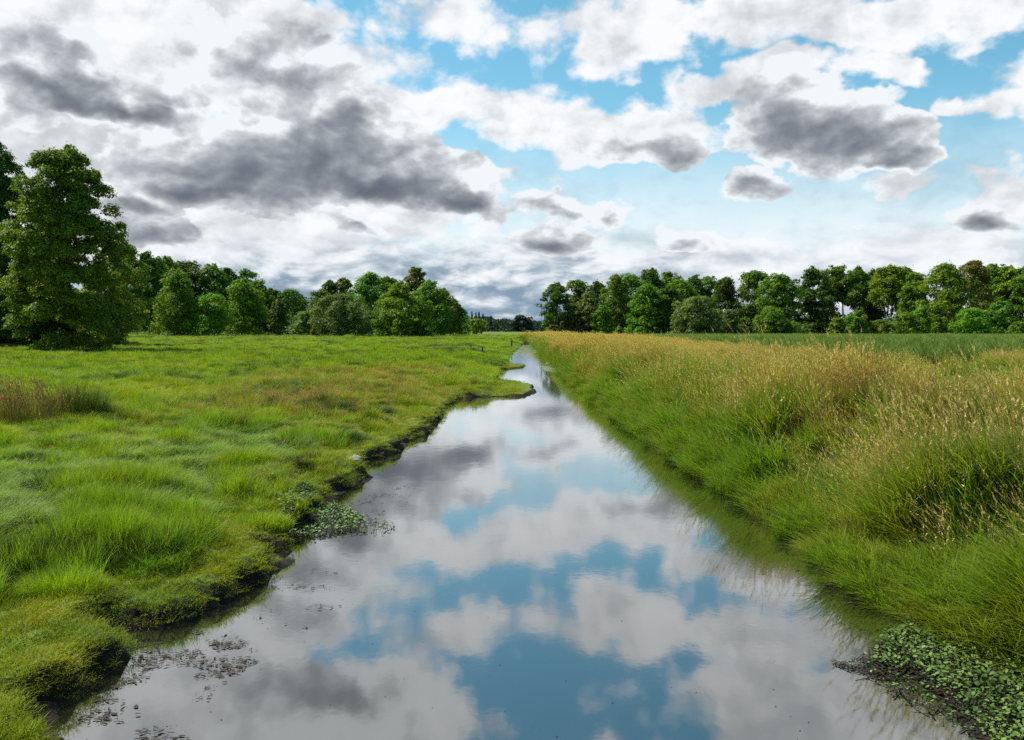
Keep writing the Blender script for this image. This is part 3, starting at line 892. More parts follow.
def make_crown(H, Rad, cb, shape, nleaf, lsize, seed, gap=0.0, clump=0.30, lobes=1.0):
    """clumped crown: cb = crown base height fraction; shape = 'round','tall','dome','cone','skirt','open','umbrella'"""
    g = np.random.default_rng(seed)
    def prof(t):
        if shape == 'round': return np.sqrt(np.clip(1 - (2 * t - 0.92) ** 2 / 1.17, 0, 1))
        if shape == 'tall': return np.clip(1.05 * np.sin(np.clip(t * 0.86 + 0.14, 0, 1) * np.pi) ** 0.55, 0, 1)
        if shape == 'dome': return np.sqrt(np.clip(1 - t ** 2.4, 0, 1))
        if shape == 'skirt': return np.clip(np.where(t < 0.30, 0.86 + 0.14 * t / .30, (1 - ((t - 0.30) / 0.72) ** 2.1)), 0, 1) ** 0.9
        if shape == 'broad': return np.where(t < 0.42, 0.92 + 0.08 * t / .42, np.sqrt(np.clip(1 - (np.clip(t - 0.40, 0, 1) / 0.61) ** 1.75, 0, 1)))
        if shape == 'cone': return np.clip(1 - t, 0, 1) ** 0.9
        if shape == 'umbrella': return np.clip(np.sin(np.clip(t * .8 + .22, 0, 1) * np.pi), 0, 1) ** 0.4
        return np.clip(np.sin(np.clip(t * 0.86 + 0.10, 0, 1) * np.pi), 0, 1) ** 0.6
    ph = g.uniform(0, 6.28, 6); am = g.uniform(0.06, 0.16, 6) * lobes
    hc = H * (1 - cb); zb = H * cb
    ncl = int(70 * (hc / max(Rad, .1)) ** 0.7 / (clump / 0.30) ** 1.5)
    ncl = max(18, min(ncl, 420))
    t = g.uniform(0, 1, ncl) ** 0.85
    az = g.uniform(0, 2 * np.pi, ncl)
    lob = 1 + sum(am[i] * np.sin((i + 1) * az + ph[i] + 3.2 * t * (i % 3)) for i in range(6))
    rho = np.where(g.uniform(0, 1, ncl) < 0.72, g.uniform(0.70, 1.0, ncl), g.uniform(0.1, 0.65, ncl))
    rr = np.clip(prof(t) * Rad * lob * rho - clump * Rad * 0.22, 0, None)
    rc = Rad * clump * g.uniform(0.6, 1.35, ncl) * (0.72 + 0.28 * np.clip(prof(t), 0, 1))
    cz = zb + t * hc
    cz = np.minimum(cz, H - rc * 0.75)
    cz = np.maximum(cz, zb + rc * 0.45 if cb < 0.08 else zb)
    rc = np.where(g.uniform(0, 1, ncl) < 0.18, rc * 0.6, rc)
    cz = cz + np.where((t > 0.78) & (rc < Rad * clump * 0.7), g.uniform(0, 0.05, ncl) * H, 0)
    C = np.stack([rr * np.cos(az), rr * np.sin(az), cz], 1)
    if gap > 0:
        keep = g.uniform(0, 1, ncl) > gap
        C, rc = C[keep], rc[keep]; ncl = len(C)
    wts = rc ** 2; wts /= wts.sum()
    own = g.choice(ncl, nleaf, p=wts)
    d = g.normal(0, 1, (nleaf, 3)); d /= np.linalg.norm(d, axis=1)[:, None]
    d[:, 2] = np.where(d[:, 2] < -0.35, -d[:, 2], d[:, 2])
    rad_ = rc[own] * (g.uniform(0.45, 1.0, nleaf) ** 0.6) * (0.78 + 0.44 * _hash(np.floor(d[:, 0] * 2.6 + own * 7.1), np.floor(d[:, 1] * 2.6 + d[:, 2] * 2.1 * 3), seed))
    pos = C[own] + d * rad_[:, None] * np.array([1, 1, 0.82])
    stray = g.uniform(0, 1, nleaf) < 0.03
    pos[stray] += g.normal(0, 1, (stray.sum(), 3)) * rc[own[stray]][:, None] * 0.35
    pos[:, 2] = np.maximum(pos[:, 2], 0.05)
    nrm = d * 1.0 + g.normal(0, 0.38, (nleaf, 3)) + np.array([0, 0, 0.30])
    nrm /= np.linalg.norm(nrm, axis=1)[:, None] + 1e-9
    V, F, S = leaf_quads(pos, nrm, lsize, g)
    return (V, F, S), C, rc


def tree(name, cat, px, top, hw, Y, spec, shape, label, cb=0.06, group=None, gap=0.0, clump=0.30, nl=None, lobes=1.0, ls=None, multi=1):
    X = at_y(px, HORIZ, Y)[0]
    zg = hz(X, Y)
    H = at_y(px, top, Y)[2] - zg
    Rad = hw * Y / F_PX * (1.0 if hw > 25 or cat == 'shrub' else 1.28)
    seed = int(px * 31 + top * 17 + Y)
    root = empty(name, (X, Y, zg))
    tag(root, label, cat, group or ('shrubs in front of the trees' if cat == 'shrub' else 'trees along the meadow edge'))
    s = ls or max(0.16, Y / F_PX * 1.0)
    area = 2 * hw * (H / Y * F_PX)
    n = nl or int(min(120000, max(1200, area * 6.5)))
    (V, F, S), C, rc = make_crown(H, Rad, cb, shape, n, s, seed, gap, clump, lobes)
    crown_name, trunk_name = ('foliage', 'stems') if cat == 'shrub' else ('crown', 'trunk')
    mesh_np(crown_name, V, F, S, LM[spec], root)
    # trunk and limbs reaching into the clumps
    g = np.random.default_rng(seed + 1)
    paths = []
    tr = max(0.05, H * 0.018)
    for k in range(multi):
        off = np.array([g.normal(0, Rad * 0.22), g.normal(0, Rad * 0.22), 0]) if multi > 1 else np.zeros(3)
        lean = g.normal(0, 0.03, 2) * H
        zs = np.linspace(-0.15, H * (0.9 if cat != 'shrub' else 0.6), 7)
        pts = [off + np.array([lean[0] * (z / H) ** 1.5 + g.normal(0, tr * 0.3), lean[1] * (z / H) ** 1.5 + g.normal(0, tr * 0.3), z]) for z in zs]
        rads = [tr * (1.25 if i == 0 else 1) * (1 - 0.88 * i / 6) for i in range(7)]
        paths.append((pts, rads))
    pts = paths[0][0]
    order = g.permutation(len(C))[:min(len(C), 16)]
    for ci in order:
        c = C[ci]
        zj = max(H * 0.12, min(c[2] * 0.62, H * 0.75))
        j = min(5, int((zj + .15) / (zs[-1] + .15) * 6))
        a = np.array(pts[j]) * 0.5 + np.array(pts[j + 1]) * 0.5
        m_ = (a + c) / 2 + np.array([0, 0, 0.06 * H * g.uniform(0, 1)])
        r0 = tr * 0.42 * (1 - j / 8)
        paths.append(([a, m_, c], [r0, r0 * 0.6, r0 * 0.2]))
    V, F, S = tubes(paths)
    mesh_np(trunk_name, V, F, S, BARK, root, smooth=True)
    return root


T, B = 'broadleaf_tree', 'shrub'
def bt(*a, **k): return tree('broadleaf_tree', 'tree', *a, **k)
def wt(*a, **k): return tree('willow_tree', 'tree', *a, **k)
def sh(*a, **k): return tree('shrub', 'shrub', *a, **k)


# left row, near to far
bt(2, 150, 34, 140, 'dark', 'tall', 'very tall near black tree cut by the left frame edge', cb=0.04, clump=0.24)
bt(67, 153, 52, 119, 'lime', 'broad', 'biggest tree, broad and leafy to the ground at far left of the meadow', cb=0.0, clump=0.20, lobes=0.6)
bt(52, 205, 30, 172, 'dark', 'skirt', 'dark tree seen through the gaps of the biggest tree', cb=0.0)
bt(112, 246, 22, 150, 'yellow', 'skirt', 'yellow green tree hugging the right foot of the biggest tree', cb=0.02, clump=0.28)
bt(-30, 170, 40, 150, 'dark', 'tall', 'lower dark tree at the extreme left behind the very tall one', cb=0.04)
bt(130, 248, 16, 250, 'lime', 'tall', 'mid green tree first in the row right of the yellow green one')
bt(147, 253, 13, 300, 'dark', 'tall', 'dark slender tree with a thin spike top behind the left row')
bt(159, 260, 13, 308, 'lime', 'skirt', 'leaning green tree between the spike topped one and the soft lime slope')
bt(168, 259, 14, 318, 'mid', 'round', 'rounded tree filling the row between the leaning tree and the lime tent shaped tree')
bt(178, 271, 19, 278, 'lime', 'skirt', 'soft lime tree whose crown slopes down to the right like a tent', cb=0.02)
bt(188, 262, 18, 330, 'dark', 'round', 'dark round topped tree rising behind the soft lime tent shaped tree')
bt(211, 295, 17, 276, 'lime', 'dome', 'small round bright tree standing forward of the left row on mown grass', cb=0.02)
bt(213, 266, 15, 330, 'olive', 'tall', 'olive tree directly behind the small round bright tree')
bt(228, 270, 13, 335, 'dark', 'tall', 'dark pointed tree right of the olive one in the left row')
bt(243, 281, 18, 296, 'lime', 'skirt', 'broad front tree with pale upper leaves in the middle of the left row', cb=0.02)
bt(247, 271, 14, 345, 'dark', 'round', 'dark domed tree peeking over the broad front tree')
bt(259, 281, 13, 325, 'mid', 'tall', 'narrow tree stepping down on the right of the dark domed one')
bt(272, 290, 13, 335, 'dark', 'tall', 'shadowy tree just left of the slim silver willow')
wt(279, 300, 7, 315, 'willow', 'tall', 'slim silver willow in the dark end of the left row', cb=0.03)
bt(289, 290, 14, 370, 'mid', 'round', 'distant rounded tree right of the slim silver willow')
bt(301, 296, 10, 385, 'dark', 'round', 'low dark tree filling the dip between the left row and the middle clump')

# middle clump
wt(306, 312, 11, 300, 'willow', 'dome', 'small silver willow at the left foot of the middle clump', cb=0.02)
sh(315, 325, 4, 290, 'yellow', 'dome', 'tiny yellowish bush under the left end of the middle clump', cb=0.0)
bt(321, 291, 12, 330, 'olive', 'round', 'first stepped tree on the left shoulder of the middle clump')
bt(331, 281, 10, 342, 'dark', 'tall', 'dark narrow tree left of the olive topped one in the middle clump')
bt(344, 279, 10, 345, 'olive', 'tall', 'olive topped tree rising behind the weeping willow dome')
wt(340, 295, 23, 272, 'willow', 'dome', 'wide weeping willow dome at the front of the middle clump', cb=0.02, clump=0.22)
bt(370, 275, 20, 308, 'mid', 'skirt', 'tall dark bodied tree between the willow dome and the bright round tree', cb=0.03)
wt(361, 314, 7, 285, 'willow', 'tall', 'thin pale willow against the trunk shadow right of the willow dome', cb=0.02)
bt(389, 279, 14, 318, 'mid', 'round', 'green tree top showing just left above the bright round tree')
bt(401, 283, 27, 262, 'lime', 'skirt', 'bright round tree leafy to the ground, largest of the middle clump', cb=0.01, clump=0.22)
bt(415, 269, 9, 305, 'brown', 'open', 'thin yellow brown tree top sticking up highest over the middle clump', cb=0.35, gap=0.25)
bt(429, 281, 16, 288, 'mid', 'skirt', 'tree right beside the bright round tree, shaded below', cb=0.02)
bt(443, 290, 13, 308, 'olive', 'skirt', 'olive tree on the right slope of the middle clump')
bt(453, 300, 11, 325, 'dark', 'skirt', 'dark lower tree near the right end of the middle clump')
bt(461, 309, 6, 350, 'dark', 'open', 'last small dark tree with a side lobe ending the middle clump')
sh(424, 321, 12, 258, 'olive', 'dome', 'low olive bush in front of the shaded part of the middle clump', cb=0.0)
bt(466, 317, 5, 430, 'yellow', 'round', 'pale little tree just past the end of the middle clump')
bt(477, 319, 7, 410, 'yellow', 'round', 'small yellow green ball tree alone on the far meadow')

# right block
bt(556, 284, 14, 355, 'dark', 'open', 'airy dark tree with sky gaps beside the far end of the water', cb=0.1, gap=0.30, clump=0.24)
sh(553, 325, 7, 345, 'brown', 'dome', 'rusty brown bush under the airy dark tree', cb=0.0)
bt(578, 281, 13, 390, 'mid', 'round', 'green topped tree right behind the airy dark one')
wt(571, 303, 9, 350, 'willow', 'tall', 'shorter silver willow standing next to the airy dark tree', cb=0.03)
wt(590, 293, 12, 348, 'willow', 'tall', 'taller silver willow in the left half of the right block', cb=0.03)
bt(597, 283, 9, 400, 'dark', 'round', 'dark tree top between the taller silver willow and the olive spire')
bt(602, 306, 9, 340, 'mid', 'dome', 'low green tree at the foot of the taller silver willow', cb=0.01)
bt(616, 276, 13, 368, 'olive', 'tall', 'olive spire shaped tree with pointed top in the right block', cb=0.02)
bt(630, 275, 14, 388, 'mid', 'tall', 'plain green tree right of the olive spire')
bt(651, 271, 13, 392, 'dark', 'round', 'highest dark rounded top of the right block')
bt(648, 285, 16, 340, 'mid', 'dome', 'large rounded front tree with lit left edge in the right block', cb=0.01, clump=0.24)
bt(668, 288, 14, 343, 'dark', 'dome', 'shaded rounded tree joined to the right of the large front one', cb=0.01)
bt(668, 273, 12, 400, 'mid', 'round', 'leafy top second from the highest dark one')
bt(679, 280, 12, 384, 'lime', 'round', 'yellow tinged tree top above the pale willow mound')
bt(694, 276, 10, 402, 'dark', 'round', 'dark knob of a tree top right of the yellow tinged one')
bt(708, 277, 10, 400, 'mid', 'round', 'green knob of a tree top left of the big sloping tree')
bt(725, 279, 16, 382, 'dark', 'skirt', 'big dark sloping tree closing the right block before the sky gap', cb=0.02)
wt(698, 297, 19, 318, 'willow', 'dome', 'pale willow mound, big and rounded, before the right block', cb=0.0, clump=0.26)
wt(682, 306, 8, 322, 'willow', 'dome', 'smaller pale willow leaning on the left of the willow mound', cb=0.0)
sh(729, 310, 11, 322, 'willow', 'dome', 'pale rounded bush right of the big willow mound', cb=0.0)
sh(745, 318, 9, 326, 'olive', 'dome', 'low bush in the gap between the two right hand tree blocks', cb=0.0)
sh(640, 327, 5, 325, 'lime', 'dome', 'tiny light bush at the foot of the large rounded front tree', cb=0.0)
sh(619, 327, 4, 330, 'yellow', 'dome', 'tiny yellow bush below the olive spire tree', cb=0.0)

# far right wood with bare trunks
bt(755, 272, 15, 388, 'olive', 'open', 'brownish open tree starting the far right wood after the sky gap', cb=0.2, gap=0.1)
bt(778, 275, 16, 372, 'mid', 'round', 'full green tree second in the far right wood', cb=0.18)
sh(771, 308, 19, 322, 'olive', 'dome', 'broad olive bush below the full green second tree', cb=0.0)
sh(791, 322, 12, 322, 'mid', 'dome', 'low dark bush beside the broad olive bush', cb=0.0)
bt(811, 269, 14, 384, 'dark', 'tall', 'tall dark tree with small sky holes in the far right wood', cb=0.15, gap=0.15)
bt(838, 267, 16, 390, 'olive', 'umbrella', 'olive crown held on bare trunks right of the tall dark tree', cb=0.42, gap=0.1, multi=3)
bt(856, 269, 10, 396, 'mid', 'umbrella', 'thin tree squeezed right of the olive crown on bare trunks', cb=0.40, multi=2)
bt(872, 271, 8, 400, 'dark', 'tall', 'slim dark tree left of the yellow crown', cb=0.22)
bt(889, 267, 16, 378, 'yellow', 'umbrella', 'bright yellow green crown high on bare trunks', cb=0.40, multi=3)
bt(906, 270, 9, 400, 'mid', 'umbrella', 'small crown tucked right of the bright yellow one', cb=0.32, multi=2)
bt(916, 274, 13, 366, 'olive', 'open', 'loose olive tree slanting left of the big bright tree', cb=0.12, gap=0.1)
bt(945, 264, 19, 350, 'lime', 'skirt', 'big bright tree, tallest green crown of the far right wood', cb=0.03)
bt(972, 261, 14, 366, 'brown', 'tall', 'brownish tree with bare twigs poking above its top', cb=0.05, gap=0.12)
bt(990, 265, 14, 390, 'mid', 'round', 'green tree right behind the brownish one', cb=0.1)
bt(1006, 267, 13, 384, 'yellow', 'round', 'yellowish crown close to the right frame edge', cb=0.1)
bt(1022, 268, 14, 378, 'mid', 'round', 'green tree cut by the right frame edge', cb=0.08)
bt(1046, 268, 16, 380, 'dark', 'round', 'dark tree outside the right frame edge', cb=0.05)
bt(826, 300, 12, 402, 'dark', 'dome', 'dark undergrowth tree filling low between the bare trunks', cb=0.0)
bt(868, 300, 12, 405, 'dark', 'dome', 'dark low tree in the shade left of the yellow crown trunks', cb=0.0)
sh(858, 311, 12, 322, 'mid', 'dome', 'round bush in front of the slim dark tree', cb=0.0)
sh(880, 320, 12, 321, 'olive', 'dome', 'flat olive bush under the bright yellow crown', cb=0.0)
sh(905, 313, 15, 326, 'olive', 'dome', 'tall bush right of the flat olive one', cb=0.0)
sh(922, 306, 10, 332, 'lime', 'dome', 'lit bush stacked on the left foot of the big bright tree', cb=0.0)
sh(938, 315, 5, 318, 'olive', 'tall', 'olive pillar shaped bush before the big bright tree', cb=0.0)
sh(972, 309, 17, 318, 'lime', 'dome', 'broad green mound bush below the brownish tree', cb=0.0)
sh(999, 302, 16, 322, 'mid', 'dome', 'taller mound bush with dark hollow near the right frame edge', cb=0.0)
sh(1017, 322, 9, 312, 'lime', 'dome', 'small low light bush at the right frame edge', cb=0.0)
sh(838, 318, 8, 324, 'lime', 'dome', 'little light bush below the olive crown on bare trunks', cb=0.0)

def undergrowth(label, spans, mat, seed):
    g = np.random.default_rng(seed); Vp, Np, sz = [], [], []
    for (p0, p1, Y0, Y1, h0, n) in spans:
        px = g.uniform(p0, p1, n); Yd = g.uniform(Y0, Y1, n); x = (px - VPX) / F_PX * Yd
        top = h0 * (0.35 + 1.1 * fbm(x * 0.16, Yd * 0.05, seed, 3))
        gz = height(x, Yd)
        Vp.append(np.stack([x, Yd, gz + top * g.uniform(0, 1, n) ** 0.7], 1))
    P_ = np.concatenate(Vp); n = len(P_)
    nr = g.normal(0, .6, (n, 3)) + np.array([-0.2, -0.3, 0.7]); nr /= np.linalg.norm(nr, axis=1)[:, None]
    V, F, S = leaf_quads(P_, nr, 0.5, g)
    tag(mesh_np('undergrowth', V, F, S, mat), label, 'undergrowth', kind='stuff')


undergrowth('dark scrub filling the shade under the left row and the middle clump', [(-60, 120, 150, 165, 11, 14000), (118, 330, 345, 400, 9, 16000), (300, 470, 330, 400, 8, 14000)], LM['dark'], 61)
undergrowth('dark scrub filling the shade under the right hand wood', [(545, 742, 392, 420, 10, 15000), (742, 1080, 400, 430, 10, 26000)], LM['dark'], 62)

# ------------------------------------------------------------------ far wood, conifers and the dark dome tree
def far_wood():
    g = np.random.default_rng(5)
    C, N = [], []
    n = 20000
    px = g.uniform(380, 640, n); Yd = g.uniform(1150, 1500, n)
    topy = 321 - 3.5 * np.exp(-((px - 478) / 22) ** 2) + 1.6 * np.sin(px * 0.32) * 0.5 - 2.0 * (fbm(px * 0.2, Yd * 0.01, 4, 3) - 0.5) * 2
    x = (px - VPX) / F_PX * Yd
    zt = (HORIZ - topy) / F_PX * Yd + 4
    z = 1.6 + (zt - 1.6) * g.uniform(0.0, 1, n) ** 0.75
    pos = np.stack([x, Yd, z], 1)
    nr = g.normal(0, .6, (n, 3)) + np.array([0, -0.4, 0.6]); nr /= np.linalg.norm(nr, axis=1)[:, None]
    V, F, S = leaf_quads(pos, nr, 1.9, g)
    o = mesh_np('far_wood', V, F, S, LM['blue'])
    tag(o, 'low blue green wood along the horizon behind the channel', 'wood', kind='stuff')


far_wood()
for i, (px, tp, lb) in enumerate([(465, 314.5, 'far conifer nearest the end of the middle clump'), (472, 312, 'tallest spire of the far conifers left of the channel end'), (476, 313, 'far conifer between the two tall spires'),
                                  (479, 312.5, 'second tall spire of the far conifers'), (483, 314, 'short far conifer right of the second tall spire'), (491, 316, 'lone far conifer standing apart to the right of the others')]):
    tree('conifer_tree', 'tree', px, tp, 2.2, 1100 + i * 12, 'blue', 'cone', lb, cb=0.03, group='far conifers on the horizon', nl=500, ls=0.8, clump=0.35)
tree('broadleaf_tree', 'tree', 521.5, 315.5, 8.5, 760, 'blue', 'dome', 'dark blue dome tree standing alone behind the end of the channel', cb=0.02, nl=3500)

# ------------------------------------------------------------------ clumps, posts, stone
def tussock(name, cat, px, py, label, parts, mat, zscale=1.0, group=None):
    x, y = at_z(px, py, 0.6)
    z = hz(x, y)
    x, y = at_z(px, py, z); z = hz(x, y)
    root = None
    V, F, S, T_ = merge(parts)
    o = mesh_np(name, V, F, S, mat, attrs={'t': T_}, loc=(x, y, z))
    tag(o, label, cat, group)
    return o


G_DOCK = leaf_material('dock_stalks', (0.085, 0.075, 0.018), (0.15, 0.085, 0.03), (0.07, 0.12, 0.014), tip=(0.25, 0.14, 0.07), trans=0.3)
tussock('dock_clump', 'weeds', 22, 424, 'rusty red seeding weed clump at the left frame edge',
        [blades(1100, 1.6, 0.85, 0.5, 0.012, 0.5, 201, spread=(1.0, .7), rad_pow=0.7, dome=0.7), plumes(520, 1.7, 1.2, 0.4, 0.26, 0.034, 202, stemw=0.010, wind=(-0.1, 0))], G_DOCK)
tussock('rush_clump', 'rushes', 80, 420, 'dark spiky rush clump right of the rusty red weeds',
        [blades(2600, 1.2, 1.2, 0.45, 0.014, 0.45, 203, spread=(1.1, .8), rad_pow=0.75, dome=0.6)], G_DARK)
tussock('grass_tussock', 'tussock', 62, 592, 'bright lime tussock bulging by the near left bank', [blades(4200, 0.52, 0.42, 0.3, 0.007, 0.75, 205, rad_pow=0.62, dome=0.55, spread=(1.25, 0.8))], G_LIME, group='tussocks on the left bank')
tussock('grass_tussock', 'tussock', 243, 472, 'tall green tussock in the middle of the left meadow', [blades(3000, 0.62, 0.50, 0.35, 0.009, 0.8, 206, rad_pow=0.62, dome=0.55, wind=(0.2, 0), spread=(1.5, 0.9))], G_MEADOW, group='tussocks on the left bank')
tussock('grass_tussock', 'tussock', 148, 505, 'deep green tussock with a dark hollow left of the water plants', [blades(1700, 0.42, 0.42, 0.35, 0.010, 0.8, 207, rad_pow=0.62, dome=0.55, spread=(1.3, .9))], G_REED, group='tussocks on the left bank')
tussock('grass_tussock', 'tussock', 262, 556, 'lime tussock on the corner of the bank beneath the water plants', [blades(2600, 0.50, 0.32, 0.35, 0.008, 0.8, 208, rad_pow=0.62, dome=0.55, spread=(1.2, .9))], G_LIME, group='tussocks on the left bank')
tussock('grass_tussock', 'tussock', 455, 387, 'rounded tussock at the base of the larger grassy spit', [blades(1500, 0.9, 0.75, 0.35, 0.02, 0.8, 209, rad_pow=0.62, dome=0.55)], G_MEADOW, group='tussocks on the left bank')
tussock('grass_tussock', 'tussock', 370, 443, 'dark edged tussock above the mud lip of the left shore', [blades(1600, 0.6, 0.42, 0.35, 0.012, 0.8, 210, rad_pow=0.62, dome=0.55)], G_TURF, group='tussocks on the left bank')


def post(px, py, ph_px, wid, label, lean, brace=False):
    x, y = at_z(px, py, 0.9); z = hz(x, y); x, y = at_z(px, py, z); z = hz(x, y)
    hh = ph_px * y / F_PX
    g = np.random.default_rng(int(px))
    root = empty('fence_post', (x, y, z)); tag(root, label, 'post')
    pts = [np.array([lean * hh * s, 0, -0.3 + (hh + 0.3) * s]) for s in (0, .3, .65, .97, 1.0)]
    V, F, S = tubes([(pts, [wid, wid * .95, wid * .92, wid * .88, wid * 0.5])], 9)
    mesh_np('shaft', V, F, S, WOOD, root)
    if brace:
        V, F, S = tubes([([np.array([lean * hh * .6, 0, hh * .6]), np.array([hh * .35, 0.1, hh * .3]), np.array([hh * .75, 0.15, 0.0])], [wid * .6, wid * .6, wid * .5])], 7)
        mesh_np('brace', V, F, S, WOOD, root)


post(511.5, 353, 9, 0.16, 'dark upright post at the left water edge near the channel end', 0.02)
post(481.5, 352, 8, 0.12, 'weathered leaning post with a slanting brace on the left meadow', 0.12, True)
post(471, 350.5, 6, 0.12, 'short dark stub post left of the braced post', -0.05)


def stone(px, py, r, label):
    x, y = at_z(px, py, 0.25); z = hz(x, y)
    g = np.random.default_rng(3)
    import bmesh
    bm = bmesh.new(); bmesh.ops.create_icosphere(bm, subdivisions=4, radius=1)
    for v in bm.verts:
        c = v.co
        k = 1 + 0.35 * (float(fbm(np.array([c.x * 1.4 + 5]), np.array([c.y * 1.4 + c.z * 2.1]), 8, 3)[0]) - 0.5) * 2
        v.co = Vector((c.x * r * 1.25 * k, c.y * r * k, c.z * r * 0.75 * k))
    me = bpy.data.meshes.new('stone'); bm.to_mesh(me); bm.free()
    for p in me.polygons: p.use_smooth = True
    me.materials.append(ROCK)
    o = bpy.data.objects.new('stone', me); COL.objects.link(o); o.location = (x, y, z + r * 0.35)
    tag(o, 'pale grey stone sitting on the mossy lip of the left shore', 'stone')


stone(355, 466, 0.16, '')

# ------------------------------------------------------------------ water plants, floating weed, algae
LEAFPAD = leaf_material('water_plant_leaves', (0.08, 0.18, 0.025), (0.18, 0.29, 0.08), (0.05, 0.13, 0.02), trans=0.2, spec=0.3, rough=0.6, pos_scale=1.0, fine=8)


def pads(points, z, rad, seed, tilt=0.35):
    g = np.random.default_rng(seed); n = len(points); k = 7
    a = np.arange(k) * 2 * np.pi / k
    r = rad * g.uniform(0.4, 1.5, n)
    ring = np.stack([np.cos(a), np.sin(a) * 0.72], 1)
    V = np.zeros((n, k, 3))
    yaw = g.uniform(0, 6.28, n); c, s = np.cos(yaw), np.sin(yaw)
    lx = ring[None, :, 0] * r[:, None]; ly = ring[None, :, 1] * r[:, None]
    V[:, :, 0] = lx * c[:, None] - ly * s[:, None]; V[:, :, 1] = lx * s[:, None] + ly * c[:, None]
    tx, ty = g.normal(0, tilt, n), g.normal(0, tilt, n)
    V[:, :, 2] = V[:, :, 0] * tx[:, None] + V[:, :, 1] * ty[:, None]
    V[:, :, 0] += points[:, 0][:, None]; V[:, :, 1] += points[:, 1][:, None]; V[:, :, 2] += z[:, None]
    V[:, :, 2] = np.maximum(V[:, :, 2], 0.006)
    return V.reshape(-1, 3), np.arange(n * k), np.full(n, k)


def patch_points(px_pts, n, seed, pw=None):
    """random points inside a polygon on the water"""
    g = np.random.default_rng(seed)
    P = np.array([at_z(*p) for p in px_pts])
    lo, hi = P.min(0), P.max(0); out = []
    while len(out) < n:
        q = g.uniform(lo, hi)
        ins = False; j = len(P) - 1
        for i in range(len(P)):
            if (P[i, 1] > q[1]) != (P[j, 1] > q[1]) and q[0] < (P[j, 0] - P[i, 0]) * (q[1] - P[i, 1]) / (P[j, 1] - P[i, 1]) + P[i, 0]: ins = not ins
            j = i
        if ins and (pw is None or pw(q, g)): out.append(q)
    return np.array(out)


def water_plants(poly, n, zmax, rad, seed, label, name='water_plants', pw=None, stemn=0.7):
    pts = patch_points(poly, n, seed, pw)
    g = np.random.default_rng(seed)
    gz = np.maximum(height(pts[:, 0], pts[:, 1]), 0)
    z = gz + g.uniform(0.02, zmax, n) * g.uniform(0.3, 1, n)
    V, F, S = pads(pts, z, rad, seed)
    root = empty(name, (0, 0, 0)); tag(root, label, 'water plants', kind='stuff')
    mesh_np('leaves', V, F, S, LEAFPAD, root)
    # stems: thin brown strips from the water to each leaf
    k = g.uniform(0, 1, n) < stemn
    b = pts[k] + g.normal(0, 0.05, (k.sum(), 2)); t = pts[k]; m = len(b)
    d = g.uniform(0, 6.28, m); wv = np.stack([np.cos(d), np.sin(d)], 1) * 0.006
    V2 = np.stack([np.c_[b - wv, gz[k] - 0.03], np.c_[b + wv, gz[k] - 0.03], np.c_[t + wv * .5, z[k]], np.c_[t - wv * .5, z[k]]], 1).reshape(-1, 3)
    # drifted brown stems lying on the water between the leaves
    q = patch_points(poly, int(n * 0.5), seed + 1, pw); qz = np.maximum(height(q[:, 0], q[:, 1]), 0) + g.uniform(0.006, 0.05, len(q))
    an = g.uniform(0, 6.28, len(q)); ln = g.uniform(0.04, 0.16, len(q))
    e = np.stack([np.cos(an), np.sin(an)], 1) * ln[:, None]; f = np.stack([-np.sin(an), np.cos(an)], 1) * 0.009
    V3 = np.stack([np.c_[q - e - f, qz], np.c_[q - e + f, qz], np.c_[q + e + f, qz + 0.01], np.c_[q + e - f, qz + 0.01]], 1).reshape(-1, 3)
    V = np.concatenate([V2, V3]); nq = len(V) // 4
    mesh_np('stems', V, np.arange(4 * nq), np.full(nq, 4), DEBRIS, root)


water_plants([(880, 645), (915, 622), (950, 640), (1010, 664), (1075, 700), (1100, 790), (1010, 775), (955, 705), (915, 675), (870, 668)], 6500, 0.24, 0.018, 301,
             'round pale leaved water plants crowding the near right water edge')
water_plants([(832, 663), (870, 655), (905, 668), (955, 705), (990, 745), (930, 715), (890, 690), (860, 672)], 170, 0.09, 0.016, 303,
             'sparse brown stemmed water plants trailing out from the right edge', stemn=1.0)
water_plants([(272, 512), (300, 503), (340, 506), (362, 518), (358, 530), (318, 538), (292, 537), (280, 528)], 2400, 0.16, 0.020, 305,
             'dense small leaved water plants in the left bank cove')
water_plants([(345, 512), (372, 518), (398, 527), (382, 534), (350, 532)], 110, 0.14, 0.030, 307,
             'thin outer fringe of the water plants at the left cove', stemn=1.0)
water_plants([(190, 494), (235, 490), (285, 497), (280, 505), (230, 503)], 700, 0.20, 0.018, 309,
             'pale leaved plants scattered in the sward inland of the cove', stemn=0.3)


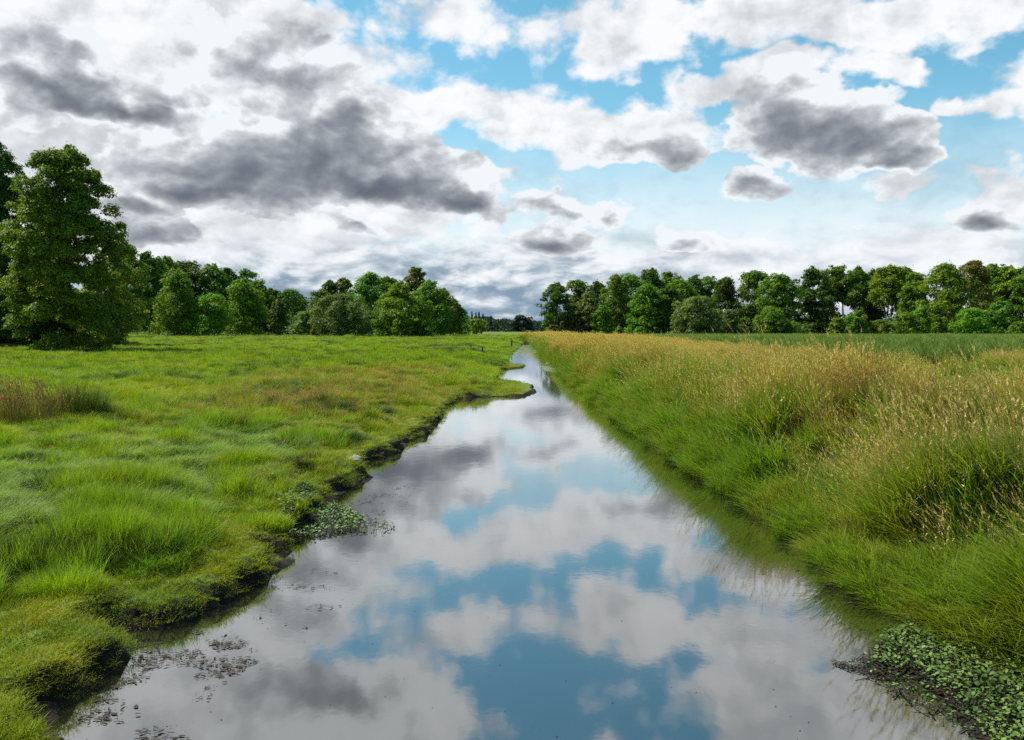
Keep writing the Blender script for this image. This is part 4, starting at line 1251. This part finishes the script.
def floating_weed():
    g = np.random.default_rng(77)
    polys = [([(60, 742), (95, 700), (140, 668), (120, 640), (190, 628), (250, 640), (260, 660), (215, 690), (210, 730), (180, 745)], 1000, 0.57),
             ([(205, 640), (250, 636), (262, 650), (225, 658)], 150, 0.45), ([(120, 640), (170, 640), (176, 660), (135, 668)], 260, 0.42),
             ([(290, 560), (330, 540), (400, 520), (420, 480), (380, 490), (330, 520)], 260, 0.62),
             ([(340, 505), (385, 490), (386, 497), (350, 508)], 120, 0.4), ([(250, 600), (330, 560), (350, 600), (260, 660)], 120, 0.62),
             ([(830, 662), (900, 664), (900, 682), (850, 672)], 420, 0.4), ([(790, 560), (880, 610), (920, 660), (860, 640), (800, 590)], 160, 0.5)]
    Vs, n_tot = [], 0
    k = 6; a = np.arange(k) * 2 * np.pi / k
    for pi_, (poly, n, th) in enumerate(polys):
        p = patch_points(poly, n, 400 + pi_, lambda q, g_, th=th: fbm(np.array([q[0] * 2.2]), np.array([q[1] * 3.2]), 55, 3)[0] + g_.normal(0, 0.04) > th)
        r = g.uniform(0.006, 0.022, n) * g.choice([0.5, 1, 1.6], n)
        asp = g.uniform(0.2, 0.8, n); yaw = g.normal(0, 0.7, n)
        V = np.zeros((n, k, 3))
        jit = g.uniform(0.55, 1.25, (n, k))
        lx = np.cos(a)[None] * r[:, None] * jit * 1.6; ly = np.sin(a)[None] * (r * asp)[:, None] * jit
        V[:, :, 0] = p[:, 0][:, None] + lx * np.cos(yaw)[:, None] - ly * np.sin(yaw)[:, None]
        V[:, :, 1] = p[:, 1][:, None] + lx * np.sin(yaw)[:, None] + ly * np.cos(yaw)[:, None]
        V[:, :, 2] = 0.004 + g.uniform(0, 0.012, n)[:, None] + g.uniform(0, 0.006, (n, k))
        Vs.append(V.reshape(-1, 3)); n_tot += n
    # specks drifting in the open water
    n = 260
    yy = 8 + 30 * g.uniform(0, 1, n) ** 1.6; xx = g.uniform(-4.5, 4.8, n)
    r = g.uniform(0.003, 0.009, n)
    V = np.zeros((n, k, 3)); V[:, :, 0] = xx[:, None] + np.cos(a)[None] * r[:, None] * 1.5; V[:, :, 1] = yy[:, None] + np.sin(a)[None] * r[:, None]; V[:, :, 2] = 0.005
    Vs.append(V.reshape(-1, 3)); n_tot += n
    o = mesh_np('floating_weed', np.concatenate(Vs), np.arange(n_tot * k), np.full(n_tot, k), DEBRIS)
    tag(o, 'dark brown scraps of weed drifting on the water by the near left bank', 'weed', kind='stuff')


floating_weed()


def algae():
    m, w = new_mat('algae_film')
    geo = w.node('ShaderNodeNewGeometry'); n = w.noise(geo.outputs['Position'], 0.9, 6, 0.7); n2 = w.noise(geo.outputs['Position'], 0.35, 3, 0.6)
    c = w.mix(n, (0.10, 0.14, 0.05), (0.22, 0.26, 0.11))
    p = w.node('ShaderNodeBsdfPrincipled'); w.put(p.inputs['Base Color'], c); p.inputs['Roughness'].default_value = 0.35
    tr = w.node('ShaderNodeBsdfTransparent'); mx = w.node('ShaderNodeMixShader')
    w.put(mx.inputs[0], w.step(w.m('ADD', n, w.m('MULTIPLY', w.m('SUBTRACT', n2, .5), 1.2)), 0.42, 0.6, 0, 0.75))
    w.l.new(tr.outputs[0], mx.inputs[1]); w.l.new(p.outputs[0], mx.inputs[2]); finish(w, mx.outputs[0])
    g = np.random.default_rng(9)
    for (poly, lb) in [([(540, 366), (548, 362), (560, 363), (568, 369), (560, 373), (545, 371)], 'pale green algae film on the water below the right bank'),
                       ([(512, 352), (520, 345), (531, 345), (537, 352), (528, 356), (515, 358)], 'pale green algae film across the far end of the channel')]:
        P = [at_z(*q) for q in poly]; V = []
        for i in range(len(P)):
            a_, b_ = np.array(P[i]), np.array(P[(i + 1) % len(P)])
            for s in np.linspace(0, 1, 6)[:-1]:
                q = a_ + (b_ - a_) * s + g.normal(0, 0.12, 2) * np.array([1, 3]); V.append((q[0], q[1], 0.004))
        o = mesh_np('algae_film', V, np.arange(len(V)), [len(V)], m)
        tag(o, lb, 'algae', kind='stuff')


algae()

# ------------------------------------------------------------------ render settings
SC.view_settings.view_transform = 'Standard'; SC.view_settings.look = 'None'
SC.view_settings.exposure = EXPO; SC.view_settings.gamma = 1.0
SC.view_settings.use_curve_mapping = False
SC.render.engine = 'CYCLES'
cy = SC.cycles
cy.max_bounces = 5; cy.diffuse_bounces = 2; cy.glossy_bounces = 3; cy.transmission_bounces = 3; cy.transparent_max_bounces = 6
cy.sample_clamp_indirect = 4.0
cy.use_denoising = False
cy.caustics_reflective = False; cy.caustics_refractive = False
